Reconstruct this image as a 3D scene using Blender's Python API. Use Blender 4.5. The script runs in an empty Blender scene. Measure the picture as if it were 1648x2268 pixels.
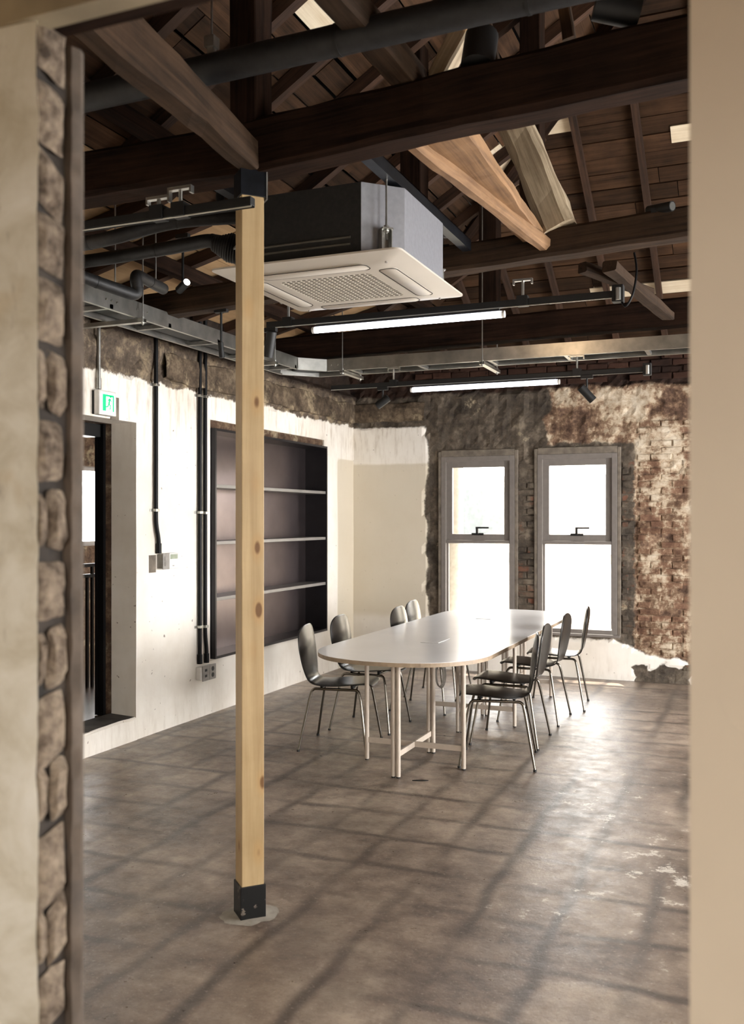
import bpy, math, random
from mathutils import Vector, Matrix, noise
R = random.Random(11)
C = bpy.context.scene.collection
S = bpy.context.scene

# ------------------------------------------------------------------ camera
YAW = math.radians(22.5); CA, SA = math.cos(YAW), math.sin(YAW)
FPX, HZ, EYE = 2090.0, 1150.0, 1.6
cd = bpy.data.cameras.new('camera'); cam = bpy.data.objects.new('camera', cd); C.objects.link(cam)
cam.location = (0, 0, EYE); cam.rotation_euler = (math.pi/2, 0, YAW)
cd.sensor_fit = 'VERTICAL'; cd.sensor_height = 36.0; cd.lens = FPX/2268*36
cd.shift_y = (HZ-1134)/2268
cd.clip_start = .02
cd.dof.use_dof = True; cd.dof.focus_distance = 5.6; cd.dof.aperture_fstop = 3.5
S.camera = cam

# ------------------------------------------------------------------ light
S.view_settings.view_transform = 'Standard'; S.view_settings.look = 'None'
S.view_settings.gamma = 1.0; S.view_settings.use_curve_mapping = False
S.view_settings.exposure = 0.0
world = bpy.data.worlds.new('sky'); S.world = world; world.use_nodes = True
bg = world.node_tree.nodes['Background']; bg.inputs[0].default_value = (1.0, .985, .96, 1); bg.inputs[1].default_value = 18.0
try: world.cycles_visibility  # noqa
except Exception: pass
def lamp(name, kind, loc, energy, color=(1, 1, 1), size=1, size_y=None, direction=None, spot=None, blend=.5):
    l = bpy.data.lights.new(name, kind); l.energy = energy; l.color = color
    if kind == 'AREA':
        l.shape = 'RECTANGLE'; l.size = size; l.size_y = size_y or size
    elif kind == 'SUN': l.angle = size
    else: l.shadow_soft_size = size
    if kind == 'SPOT': l.spot_size = spot; l.spot_blend = blend
    o = bpy.data.objects.new(name, l); C.objects.link(o); o.location = loc
    if direction is not None: o.rotation_euler = Vector(direction).to_track_quat('-Z', 'Y').to_euler()
    return o
sun = lamp('sun', 'SUN', (-2, 14, 12), 14, (1, .95, .86), math.radians(.6), direction=(.16, -.30, -1))
# daylight through the windows of the right-hand wall (out of frame)
for i, (y, w) in enumerate(((2.6, 1.3), (4.9, 1.3), (7.4, 1.3))):
    lamp('window_daylight', 'AREA', (3.17, y, 1.45), (10, 105, 270)[i], (.97, .98, 1.0), w, 1.9, (-1, 0, -.30))
for x in (-2.774, -1.736):
    lamp('window_daylight', 'AREA', (x, 9.72, 1.35), 1, (1, 1, 1), .66, 1.75, (0, -1, 0)).data.cycles.is_portal = True
lamp('entry_fill_light', 'AREA', (.2, -1.3, 2.4), 108, (1, .97, .93), .9, .9, (0, 0, -1))  # unseen fill lamp added to brighten the entry side of the wall

# ------------------------------------------------------------------ pixel to world helpers (rays of the real camera onto real planes)
def ray(px, py):
    u = (px-824)/FPX; v = (HZ-py)/FPX
    return Vector((-SA+CA*u, CA+SA*u, v))
def atY(px, py, Y):
    r = ray(px, py); return Vector((0, 0, EYE))+r*(Y/r.y)
def atX(px, py, X):
    r = ray(px, py); return Vector((0, 0, EYE))+r*(X/r.x)
def atZ(px, py, Z):
    r = ray(px, py); return Vector((0, 0, EYE))+r*((Z-EYE)/r.z)

# ------------------------------------------------------------------ object helpers
def tag(o, label=None, cat=None, group=None, kind=None):
    if label: o['label'] = label
    if cat: o['category'] = cat
    if group: o['group'] = group
    if kind: o['kind'] = kind
    return o
def empty(name, loc=(0, 0, 0), rz=0, label=None, cat=None, group=None, kind=None):
    o = bpy.data.objects.new(name, None); C.objects.link(o); o.location = loc; o.rotation_euler = (0, 0, rz)
    o.empty_display_size = .1
    return tag(o, label, cat, group, kind)
class MB:
    def __init__(s): s.v = []; s.f = []; s.m = []; s.col = None
    def add(s, vs, fs, mi=0):
        n = len(s.v); s.v += [tuple(p) for p in vs]; s.f += [tuple(n+i for i in f) for f in fs]; s.m += [mi]*len(fs); return s
    def box(s, x0, x1, y0, y1, z0, z1, mi=0):
        return s.add([(x0, y0, z0), (x1, y0, z0), (x1, y1, z0), (x0, y1, z0), (x0, y0, z1), (x1, y0, z1), (x1, y1, z1), (x0, y1, z1)],
                     [(0, 3, 2, 1), (4, 5, 6, 7), (0, 1, 5, 4), (1, 2, 6, 5), (2, 3, 7, 6), (3, 0, 4, 7)], mi)
    def prism(s, pts, z0, z1, mi=0, bevel=0):
        n = len(pts); vs = [(x, y, z0) for x, y in pts]+[(x, y, z1) for x, y in pts]
        fs = [tuple(reversed(range(n))), tuple(range(n, 2*n))]+[(i, (i+1) % n, n+(i+1) % n, n+i) for i in range(n)]
        return s.add(vs, fs, mi)
    def tube(s, pts, r, n=10, mi=0, caps=True):
        pts = [Vector(p) for p in pts]; rs = r if isinstance(r, (list, tuple)) else [r]*len(pts)
        base = len(s.v); up = None
        for i, p in enumerate(pts):
            t = (pts[min(i+1, len(pts)-1)]-pts[max(i-1, 0)]).normalized()
            if up is None:
                up = Vector((0, 0, 1)) if abs(t.z) < .9 else Vector((0, 1, 0))
            a = t.cross(up).normalized(); b = a.cross(t).normalized(); up = b
            for k in range(n):
                q = 2*math.pi*k/n; s.v.append(tuple(p+(a*math.cos(q)+b*math.sin(q))*rs[i]))
        for i in range(len(pts)-1):
            for k in range(n):
                s.f.append((base+i*n+k, base+i*n+(k+1) % n, base+(i+1)*n+(k+1) % n, base+(i+1)*n+k)); s.m.append(mi)
        if caps:
            s.f.append(tuple(reversed(range(base, base+n)))); s.m.append(mi)
            e = base+(len(pts)-1)*n; s.f.append(tuple(range(e, e+n))); s.m.append(mi)
        return s
    def bar(s, p0, p1, w, h, mi=0):
        p0 = Vector(p0); p1 = Vector(p1); t = (p1-p0).normalized()
        up = Vector((0, 0, 1)) if abs(t.z) < .95 else Vector((0, 1, 0))
        a = t.cross(up).normalized()*w/2; b = a.cross(t).normalized()*h/2
        vs = [p0-a-b, p0+a-b, p0+a+b, p0-a+b, p1-a-b, p1+a-b, p1+a+b, p1-a+b]
        return s.add(vs, [(0, 1, 2, 3), (7, 6, 5, 4), (0, 4, 5, 1), (1, 5, 6, 2), (2, 6, 7, 3), (3, 7, 4, 0)], mi)
    def obj(s, name, mats, parent=None, smooth=False, bevel=0, label=None, cat=None, group=None, kind=None, loc=None):
        me = bpy.data.meshes.new(name); me.from_pydata(s.v, [], s.f)
        for m in (mats if isinstance(mats, (list, tuple)) else [mats]): me.materials.append(m)
        if any(s.m): me.polygons.foreach_set('material_index', s.m)
        me.update()
        if smooth:
            me.polygons.foreach_set('use_smooth', [True]*len(me.polygons))
            try: me.set_sharp_from_angle(angle=math.radians(40))
            except Exception: pass
        o = bpy.data.objects.new(name, me); C.objects.link(o)
        if loc is not None: o.location = loc
        if parent is not None: o.parent = parent
        if bevel:
            b = o.modifiers.new('bevel', 'BEVEL'); b.width = bevel; b.segments = 2; b.limit_method = 'ANGLE'
        return tag(o, label, cat, group, kind)
def copy_tree(o, parent=None):
    c = o.copy(); C.objects.link(c)
    if parent is not None: c.parent = parent
    for ch in list(o.children): copy_tree(ch, c)
    return c
def path(pts, rad=.05, n=6):
    """round the corners of a polyline"""
    P = [Vector(p) for p in pts]; out = [P[0]]
    for i in range(1, len(P)-1):
        a = (P[i-1]-P[i]); b = (P[i+1]-P[i]); r = min(rad, a.length*.45, b.length*.45)
        A = P[i]+a.normalized()*r; B = P[i]+b.normalized()*r
        for k in range(n+1):
            t = k/n; out.append((1-t)**2*A+2*t*(1-t)*P[i]+t*t*B)
    out.append(P[-1]); return out

# ------------------------------------------------------------------ material helpers
def sc(h):
    c = [int(h[i:i+2], 16)/255 for i in (0, 2, 4)]
    return tuple((x/12.92 if x < .04045 else ((x+.055)/1.055)**2.4) for x in c)+(1,)
class NT:
    def __init__(s, name):
        s.mat = bpy.data.materials.new(name); s.mat.use_nodes = True; s.t = s.mat.node_tree; s.n = s.t.nodes
        s.b = s.n['Principled BSDF']; s.out = s.n['Material Output']
    def new(s, ty, **kw):
        n = s.n.new(ty)
        for k, v in kw.items(): setattr(n, k, v)
        return n
    def put(s, sock, v):
        if hasattr(v, 'is_linked') or isinstance(v, bpy.types.NodeSocket): s.t.links.new(v, sock)
        else:
            try: sock.default_value = v
            except Exception: sock.default_value = tuple(v)[:3]
    def pos(s): return s.new('ShaderNodeNewGeometry').outputs['Position']
    def ocoord(s): return s.new('ShaderNodeTexCoord').outputs['Object']
    def rnd(s): return s.new('ShaderNodeObjectInfo').outputs['Random']
    def scale(s, v, sx, sy, sz, loc=None):
        n = s.new('ShaderNodeMapping'); s.put(n.inputs[0], v); n.inputs['Scale'].default_value = (sx, sy, sz)
        if loc is not None: s.put(n.inputs['Location'], loc)
        return n.outputs[0]
    def noise(s, v, sc_, det=4, rough=.55, dist=0, col=False):
        n = s.new('ShaderNodeTexNoise'); s.put(n.inputs['Vector'], v); n.inputs['Scale'].default_value = sc_
        n.inputs['Detail'].default_value = det; n.inputs['Roughness'].default_value = rough; n.inputs['Distortion'].default_value = dist
        return n.outputs['Color' if col else 'Fac']
    def voro(s, v, sc_, feat='F1', out='Distance'):
        n = s.new('ShaderNodeTexVoronoi', feature=feat); s.put(n.inputs['Vector'], v); n.inputs['Scale'].default_value = sc_
        return n.outputs[out]
    def m(s, op, a, b=0.0, c=None, clamp=False):
        n = s.new('ShaderNodeMath', operation=op, use_clamp=clamp); s.put(n.inputs[0], a); s.put(n.inputs[1], b)
        if c is not None: s.put(n.inputs[2], c)
        return n.outputs[0]
    def step(s, x, lo, hi):
        n = s.new('ShaderNodeMapRange', interpolation_type='SMOOTHSTEP'); s.put(n.inputs[0], x)
        s.put(n.inputs[1], lo); s.put(n.inputs[2], hi); return n.outputs[0]
    def mix(s, f, a, b, mode='MIX'):
        n = s.new('ShaderNodeMix', data_type='RGBA', blend_type=mode); s.put(n.inputs[0], f); s.put(n.inputs[6], a); s.put(n.inputs[7], b)
        return n.outputs[2]
    def ramp(s, f, stops):
        n = s.new('ShaderNodeValToRGB'); s.put(n.inputs[0], f); e = n.color_ramp.elements
        e[0].position, e[0].color = stops[0]; e[1].position, e[1].color = stops[-1]
        for p, c in stops[1:-1]:
            x = e.new(p); x.color = c
        return n.outputs[0]
    def sep(s, v):
        n = s.new('ShaderNodeSeparateXYZ'); s.put(n.inputs[0], v); return n.outputs
    def attr(s, name):
        n = s.new('ShaderNodeAttribute'); n.attribute_name = name; q = s.new('ShaderNodeSeparateColor'); s.t.links.new(n.outputs['Color'], q.inputs[0]); return q.outputs
    def bump(s, h, strength=.4, dist=.01):
        n = s.new('ShaderNodeBump'); s.put(n.inputs['Height'], h); n.inputs['Strength'].default_value = strength; n.inputs['Distance'].default_value = dist
        s.t.links.new(n.outputs[0], s.b.inputs['Normal'])
    def fin(s, col, rough=.7, metal=0.0, spec=.5):
        s.put(s.b.inputs['Base Color'], col); s.put(s.b.inputs['Roughness'], rough); s.b.inputs['Metallic'].default_value = metal
        s.b.inputs['Specular IOR Level'].default_value = spec
        return s.mat
def simple(name, hexc, rough=.5, metal=0, noise_amt=.12, scale=20, bump=.0, spec=.5):
    t = NT(name); c = sc(hexc); o = t.ocoord(); n = t.noise(o, scale, 4)
    d = tuple(x*(1-noise_amt*2) for x in c[:3])+(1,); l = tuple(min(1, x*(1+noise_amt)) for x in c[:3])+(1,)
    col = t.ramp(n, [(.3, d), (.7, l)])
    if bump: t.bump(n, bump, .004)
    return t.fin(col, rough, metal, spec)
def wood(name, dark, light, rough=.7, grain=1.0, bump=.35, knots=False, spec=.3, vary=.5):
    """grain runs along local X"""
    t = NT(name); o = t.ocoord(); rn = t.rnd()
    cmb = t.new('ShaderNodeCombineXYZ'); off = t.m('MULTIPLY', rn, 37.0)
    for i in range(3): t.put(cmb.inputs[i], off)
    add = t.new('ShaderNodeVectorMath', operation='ADD'); t.put(add.inputs[0], o); t.put(add.inputs[1], cmb.outputs[0])
    v = t.scale(add.outputs[0], .35*grain, 9*grain, 9*grain)
    n1 = t.noise(v, 4, 6, .6, .8); n2 = t.noise(add.outputs[0], 5, 4, .6); n3 = t.noise(t.scale(add.outputs[0], 2, 60, 60), 3, 3)
    f = t.m('ADD', t.m('MULTIPLY', n1, .55), t.m('ADD', t.m('MULTIPLY', n2, .3), t.m('MULTIPLY', n3, .15)))
    col = t.ramp(f, [(.32, sc(dark)), (.68, sc(light))])
    vr = t.m('ADD', t.m('MULTIPLY', rn, vary), 1-vary/2)
    col = t.mix(1.0, col, t.mix(1.0, (1, 1, 1, 1), (1, 1, 1, 1)), 'MULTIPLY') if False else col
    h = t.new('ShaderNodeHueSaturation'); t.put(h.inputs['Color'], col); t.put(h.inputs['Value'], vr); col = h.outputs[0]
    if knots:
        vv = t.voro(t.scale(add.outputs[0], 1.0, 2.2, 2.2), 4.4)
        k = t.step(vv, .17, .10); k2 = t.step(vv, .36, .13)
        col = t.mix(t.m('MULTIPLY', k2, .35), col, sc('a87e48')); col = t.mix(t.m('MULTIPLY', k, .85), col, sc('5a3818'))
    t.bump(f, bump, .006)
    return t.fin(col, rough, 0, spec)

M = {}
# --- floor: worn screed with the ghost grid of lifted tiles
t = NT('concrete_floor'); p = t.pos()
w1 = t.noise(p, 1.3, 4, .6, .4); w2 = t.noise(p, 7, 9, .72); w3 = t.noise(p, 40, 3, .6)
base = t.ramp(t.m('ADD', t.m('MULTIPLY', w1, .55), t.m('MULTIPLY', w2, .45)), [(.37, sc('4a3d34')), (.5, sc('7e6d5f')), (.63, sc('a79684'))])
xyz = t.sep(p); wob = t.m('MULTIPLY', t.m('SUBTRACT', t.noise(p, 2.2, 3), .5), .10)
def gridline(c, sp, off, wdt):
    wdt *= .95
    q = t.m('PINGPONG', t.m('ADD', t.m('ADD', c, wob), off), sp/2)
    return t.step(q, wdt, 0.004)
gx = gridline(xyz[0], .335, .08+10*.335, .055); gy = gridline(xyz[1], .37, .03, .045)
br1 = t.step(t.noise(t.scale(p, 1, .45, 1), 1.5, 3), .32, .60); br2 = t.step(t.noise(t.scale(p, .45, 1, 1, (3, 7, 0)), 1.5, 3), .33, .60)
g = t.m('MAXIMUM', t.m('MULTIPLY', gx, br1), t.m('MULTIPLY', gy, br2))
col = t.mix(t.m('MULTIPLY', g, .80, clamp=True), base, sc('392f28'))
spk = t.noise(p, 60, 3, .7); col = t.mix(t.m('MULTIPLY', t.step(spk, .42, .30), .45), col, sc('40362e')); col = t.mix(t.m('MULTIPLY', t.step(spk, .58, .70), .35), col, sc('c2b5a6'))
blot = t.step(t.noise(p, .8, 5, .6, 0), .5, .68); col = t.mix(t.m('MULTIPLY', blot, .45), col, sc('4b4037'))
pits = t.step(w3, .70, .78); col = t.mix(t.m('MULTIPLY', pits, .5), col, sc('3e342c'))
zone = t.m('MULTIPLY', t.step(xyz[0], -1.55, -.8), t.step(xyz[1], 2.6, 4.0))
zone = t.m('MULTIPLY', zone, t.step(xyz[1], 7.4, 5.6)); res = t.step(t.m('ADD', t.noise(p, 7, 8, .78, 0), t.m('MULTIPLY', t.m('MULTIPLY', zone, t.noise(p, 1.5, 2)), .28)), .72, .77)
col = t.mix(t.m('MULTIPLY', res, t.m('MULTIPLY', zone, .8)), col, sc('d2cabd'))
t.bump(t.m('ADD', t.m('MULTIPLY', w2, .6), t.m('MULTIPLY', t.noise(p, 22, 6, .75), .5)), .32, .012)
rg = t.m('ADD', t.m('MULTIPLY', t.noise(p, 9, 8, .75), .66), .04)
M['floor'] = t.fin(col, rg, 0, .8)

# --- left wall: white paint with rubbed stains, raw concrete band above, black bricks at the top
def plaster(t, p, white='ece6dc', stain='a08d72'):
    n1 = t.noise(p, 1.1, 5, .6); n2 = t.noise(t.scale(p, 9, 9, 1.6), 2.2, 5, .65); n3 = t.noise(p, 30, 3)
    c = t.ramp(n1, [(.3, sc('d9d0c2')), (.55, sc(white)), (.8, sc('f1ece4'))])
    z = t.sep(p)[2]
    hi = t.step(z, 1.9, 2.65); lo = t.step(z, .35, .0)
    amt = t.m('ADD', t.m('MULTIPLY', hi, .5), t.m('ADD', t.m('MULTIPLY', lo, .2), .03))
    c = t.mix(t.m('MULTIPLY', t.step(n2, .46, .72), amt), c, sc(stain))
    spk = t.step(t.noise(p, 26, 2, .5), .735, .76)
    c = t.mix(t.m('MULTIPLY', spk, .7), c, sc('5b4630'))
    return c, n1, n3
def rawc(t, p, a='2e2620', b='5d5145', c='94836c'):
    n = t.noise(p, 8, 9, .75, 0); q = t.noise(p, 2.6, 8, .7, 0)
    x = t.ramp(n, [(.3, sc(a)), (.5, sc(b)), (.64, sc(c))])
    return t.mix(t.step(q, .54, .60), x, t.ramp(n, [(.38, sc('4c4135')), (.64, sc('a8977c'))])), n
t = NT('left_wall_plaster'); p = t.pos(); a = t.attr('zone')
c, n1, n3 = plaster(t, p); r, rn = rawc(t, p)
mz = t.m('ADD', a[0], t.m('MULTIPLY', t.m('SUBTRACT', t.noise(p, 6, 6, .7), .5), .16))
k = t.step(mz, .49, .51); c = t.mix(k, c, r)
k2 = t.step(t.m('ADD', a[1], t.m('MULTIPLY', t.m('SUBTRACT', rn, .5), .25)), .48, .52)
c = t.mix(k2, c, t.ramp(rn, [(.3, sc('120d0a')), (.7, sc('3a2c22'))]))
tan = t.step(t.m('ADD', a[2], t.m('MULTIPLY', t.m('SUBTRACT', n1, .5), .05)), .49, .51)
c = t.mix(t.m('MULTIPLY', tan, .8), c, sc('c9bda6'))
t.bump(t.m('ADD', t.m('MULTIPLY', rn, t.m('ADD', t.m('MULTIPLY', k, 1.0), .10)), t.m('MULTIPLY', n3, .06)), .6, .02)
M['left_wall'] = t.fin(c, .75, 0, .25)
M['left_stone'] = None

# --- back wall: paint, grey render, mottled brick
def backmat(name, brick=False):
    t = NT(name); p = t.pos(); a = t.attr('zone')
    white, n1, n3 = plaster(t, p)
    jag = t.m('MULTIPLY', t.m('SUBTRACT', t.noise(p, 4.5, 7, .72), .5), .14)
    m1 = t.noise(p, 3.2, 9, .72, 0); m2 = t.noise(p, 15, 6, .75, 0)
    mm = t.m('ADD', t.m('MULTIPLY', m1, .75), t.m('MULTIPLY', m2, .27))
    mott = t.ramp(mm, [(.36, sc('33261d')), (.44, sc('5c473a')), (.50, sc('856c57')), (.54, sc('b3a088')), (.64, sc('d6cab6'))])
    if brick:
        rn = t.rnd(); bc = t.ramp(rn, [(0, sc('45301f')), (.5, sc('6f4b38')), (1, sc('8a6450'))])
        mott = t.mix(t.m('MULTIPLY', t.step(mm, .56, .5), .35), mott, bc)
    grey = t.ramp(mm, [(.36, sc('2b2622')), (.52, sc('564d43')), (.64, sc('7f7364'))])
    grey = t.mix(t.m('MULTIPLY', t.step(t.noise(p, 2.6, 6, .7), .60, .66), .7), grey, sc('b0a288'))
    if brick:
        grey = t.mix(t.m('MULTIPLY', t.step(t.noise(p, 9, 4), .5, .62), .5), grey, t.ramp(t.rnd(), [(0, sc('5a4436')), (1, sc('8c5038'))]))
    dark = t.ramp(mm, [(.38, sc('0c0806')), (.6, sc('38261d'))])
    if brick: dark = t.mix(.5, dark, t.ramp(t.rnd(), [(0, sc('1a100c')), (1, sc('4a3025'))]))
    kg = t.step(t.m('ADD', a[1], jag), .485, .515); kw = t.step(t.m('ADD', a[0], t.m('MULTIPLY', jag, .7)), .49, .51); kd = t.step(t.m('ADD', a[2], jag), .48, .52)
    c = t.mix(kg, mott, grey); c = t.mix(kd, c, dark)
    pz = t.sep(p); tanm = t.m('MULTIPLY', t.step(t.m('ADD', pz[2], t.m('MULTIPLY', n1, .08)), 2.26, 2.23), t.step(pz[2], .5, .6))
    w = t.mix(t.m('MULTIPLY', tanm, .75), white, sc('c9bda6'))
    c = t.mix(kw, c, w)
    hb = t.m('MULTIPLY', mm, t.m('ADD', t.m('MULTIPLY', t.m('SUBTRACT', 1.0, kw), .95), .05))
    t.bump(hb, .7, .03)
    return t.fin(c, .85, 0, .2)
M['back_wall'] = backmat('back_wall_render'); M['back_brick'] = backmat('back_wall_brick', True)

M['timber'] = wood('old_timber', '120c08', '433224', .8, 1, .7, vary=.3, spec=.15)
M['timber_dark'] = wood('near_black_timber', '060403', '33231a', .9, 1, .6, vary=.3, spec=.08)  # timber with a near-black base colour
M['timber_pale'] = wood('pale_adzed_timber', '85725a', 'e2cfb0', .7, .9, .8, knots=False, vary=.2)
M['timber_orange'] = wood('sawn_orange_timber', '5a422f', 'a07c59', .7, .9, .4, vary=.2)
M['plank'] = wood('roof_plank', '100a07', '4c3625', .8, .6, .4, vary=1.0, spec=.12)
M['plank_pale'] = wood('fresh_roof_board', 'bda888', 'e6dac2', .7, .6, .2, vary=.2)
M['ply'] = wood('plywood_panel', '8a6c4c', 'b3946e', .75, .5, .15, vary=.3)
M['rafter'] = wood('roof_rafter', '140c08', '4c3424', .8, 1, .4, vary=.6)
M['pine'] = wood('new_pine', '957b56', 'bba37c', .5, .5, .12, knots=True, vary=.05)
M['dark_sheet'] = simple('light_block_sheet', '120d0a', .9)
M['shelf_board'] = simple('lit_shelf_board', '7c7874', .42, .25, .06, 5)  # lighter than the frame, light on the front edges put into the colour
M['shelf_back'] = simple('shelf_back_steel', '6a6060', .30, .9, .06, 5)
M['black_steel'] = simple('black_steel', '0d0d0e', .42, .3, .2, 12, .05)
M['shelf_steel'] = simple('charcoal_shelf_steel', '2e2c2e', .34, .55, .12, 6)
M['black'] = simple('matt_black', '0a0a0a', .55)
M['conduit'] = simple('black_conduit', '08080a', .5, 0, .2, 20, 0, .2)
M['insul'] = simple('black_pipe_wrap', '1c1c1d', .55, 0, .3, 30, .4)
M['zinc'] = simple('galvanised_steel', 'b9b8b2', .34, 1, .15, 8)
M['zinc_dark'] = simple('dull_galvanised_steel', 'a09e99', .38, .9, .2, 10)
M['chrome'] = simple('chrome', '6f6a62', .18, 1, .05)
M['ac_metal'] = simple('air_conditioner_casing', '8e8e93', .5, .5, .05, 40)
M['rib'] = simple('casing_rib_grey', '4a463f', .5)
M['ac_black'] = simple('air_conditioner_black', '1c1a17', .85, 0, .2, 60, .3)
M['ac_white'] = simple('ivory_plastic', 'bfb7ab', .45, 0, .03, 3)
M['ac_hole'] = simple('grille_dark', '15110d', .8)
M['white_metal'] = simple('beige_powder_coat', 'b3a698', .45, 0, .04)
M['table_top'] = simple('white_laminate', 'efedeb', .22, 0, .02, 3, 0, .5)
M['table_edge'] = simple('beige_table_edge', '9b8770', .5)
M['chair_shell'] = wood('black_stained_plywood', '080707', '161413', .27, 1.2, .08, vary=.1, spec=.6)
M['win_frame'] = simple('grey_window_frame', '77706a', .5, .0, .06)
M['plastic_grey'] = simple('grey_plastic', '8f8a84', .5)
M['plastic_white'] = simple('white_plastic', 'd9d7d3', .45, 0, .04)
M['mortar'] = simple('rough_mortar', '352d26', .9, 0, .35, 16, .9)
M['edge_plaster'] = simple('jamb_edge_plaster', '584c41', .85, 0, .25, 14, .6)
M['kerb_top'] = simple('dark_threshold_cement', '4b453f', .8, 0, .3, 7, .6)
M['soffit'] = simple('opening_lintel_plaster', '9d9078', .85, 0, .15, 6, .4)
M['cement'] = simple('grey_cement_surround', '756b5f', .85, 0, .22, 12, .7)
t = NT('jamb_stone'); p = t.pos(); n = t.noise(p, 45, 5, .7); q = t.noise(p, 8, 3)
c = t.ramp(t.m('ADD', t.m('MULTIPLY', n, .6), t.m('MULTIPLY', q, .4)), [(.38, sc('42382f')), (.5, sc('76685a')), (.62, sc('958674'))])
t.bump(t.noise(p, 30, 6, .7), .9, .012); M['stone'] = t.fin(c, .9, 0, .2)
t = NT('entry_plaster'); p = t.pos(); n = t.noise(p, 7, 6, .65, .5); q = t.noise(t.scale(p, 3, 3, .8), 6, 5, .7)
c = t.ramp(n, [(.3, sc('b9b29f')), (.5, sc('d3cfc2')), (.7, sc('e2e0d8'))])
c = t.mix(t.m('MULTIPLY', t.step(q, .60, .72), .7), c, sc('7d7468')); c = t.mix(t.m('MULTIPLY', t.step(t.noise(p, 5, 3), .58, .7), .4), c, sc('b39a6c'))
t.bump(n, .3, .01); M['entry_plaster'] = t.fin(c, .8, 0, .2)
t = NT('smooth_beige_paint'); p = t.pos(); c = t.ramp(t.noise(p, 2, 3), [(.3, sc('bfb2a0')), (.7, sc('c9bdab'))]); M['beige'] = t.fin(c, .6, 0, .3)
t = NT('side_room_wall'); p = t.pos(); c, n = rawc(t, p, '2c211b', '5c483a', '857059'); t.bump(n, .8, .03); M['side_wall'] = t.fin(c, .85, 0, .2)
M['side_floor'] = simple('side_room_floor', '7c6753', .22, 0, .2, 3, 0, .6)
t = NT('outside_wall'); p = t.pos(); c = t.ramp(t.noise(p, 1.5, 3), [(.3, sc('e3d9c5')), (.7, sc('efe7d8'))]); M['outside'] = t.fin(c, .8)
M['outside_mid'] = simple('outside_trim', '8a8478', .7)
M['outside_dark'] = simple('outside_window', '5f6566', .3)
M['outside_ground'] = simple('outside_paving', 'c9c4ba', .8)
# thin glass
t = NT('window_glass'); t.n.remove(t.b)
tr = t.new('ShaderNodeBsdfTransparent'); gl = t.new('ShaderNodeBsdfGlossy'); gl.inputs['Roughness'].default_value = .02
fr = t.new('ShaderNodeValue'); fr.outputs[0].default_value = .06; mx = t.new('ShaderNodeMixShader')
t.t.links.new(fr.outputs[0], mx.inputs[0]); t.t.links.new(tr.outputs[0], mx.inputs[1]); t.t.links.new(gl.outputs[0], mx.inputs[2]); t.t.links.new(mx.outputs[0], t.out.inputs[0]); M['glass'] = t.mat
def emit(name, col, strength):
    t = NT(name); t.b.inputs['Base Color'].default_value = col; t.b.inputs['Emission Color'].default_value = col; t.b.inputs['Emission Strength'].default_value = strength
    return t.mat
M['led'] = emit('led_tube_glow', (.86, .88, 1, 1), 9)
M['lens'] = emit('spot_lens_glow', (1, .95, .88, 1), 6)
M['sign_green'] = emit('exit_sign_green', (.0, .42, .16, 1), 1.0)
M['sign_white'] = emit('exit_sign_white', (.8, 1, .88, 1), 1.15)

# ------------------------------------------------------------------ walls as relief grids
def lin(a, b, st):
    n = max(1, int(round((b-a)/st))); return [a+(b-a)*i/n for i in range(n+1)]
def coords(a, b, st, cuts):
    cs = sorted({a, b, *[c for c in cuts if a < c < b]}); out = []
    for i in range(len(cs)-1): out += lin(cs[i], cs[i+1], st)[:-1]
    return out+[cs[-1]]
def grid_wall(name, us, zs, hole, place, zone, relief, mat, thick, parent=None):
    """place(u, d, z) -> point, d = outward depth from the room face"""
    V = []; F = []; Z = []; idx = {}
    for i, u in enumerate(us):
        for j, z in enumerate(zs):
            idx[i, j] = len(V); V.append(place(u, relief(u, z), z)); Z.append(zone(u, z))
    nb = len(V)
    for i in range(len(us)-1):
        for j in range(len(zs)-1):
            if hole((us[i]+us[i+1])/2, (zs[j]+zs[j+1])/2): continue
            F.append((idx[i, j], idx[i+1, j], idx[i+1, j+1], idx[i, j+1]))
    # reveal faces round the holes and the outer rim
    edges = {}
    for f in F:
        for k in range(4):
            a, b = f[k], f[(k+1) % 4]; edges[(a, b)] = edges.get((a, b), 0)+1
    back = {}
    for (a, b) in [e for e in edges if (e[1], e[0]) not in edges]:
        for q in (a, b):
            if q not in back:
                i, j = divmod(q, len(zs)); back[q] = len(V); V.append(place(us[i], thick, zs[j])); Z.append(zone(us[i], zs[j]))
        F.append((b, a, back[a], back[b]))
    me = bpy.data.meshes.new(name); me.from_pydata(V, [], F); me.materials.append(mat)
    ca = me.attributes.new('zone', 'FLOAT_COLOR', 'POINT'); ca.data.foreach_set('color', [x for z in Z for x in (z[0], z[1], z[2], 1)])
    me.update(); o = bpy.data.objects.new(name, me); C.objects.link(o); o['kind'] = 'structure'
    if parent: o.parent = parent
    return o
def fz(x, y, z, s, octv=3):
    return noise.fractal(Vector((x*s, y*s, z*s)), 1.0, 2.0, octv)
def cl(x): return max(0.0, min(1.0, x))
def soft(x): return cl(.5+x*.5/.5)     # signed distance (m) -> 0..1 around .5

XW, YB, ZE = -4.2, 9.6, 3.25          # left wall, back wall, eaves height
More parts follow.
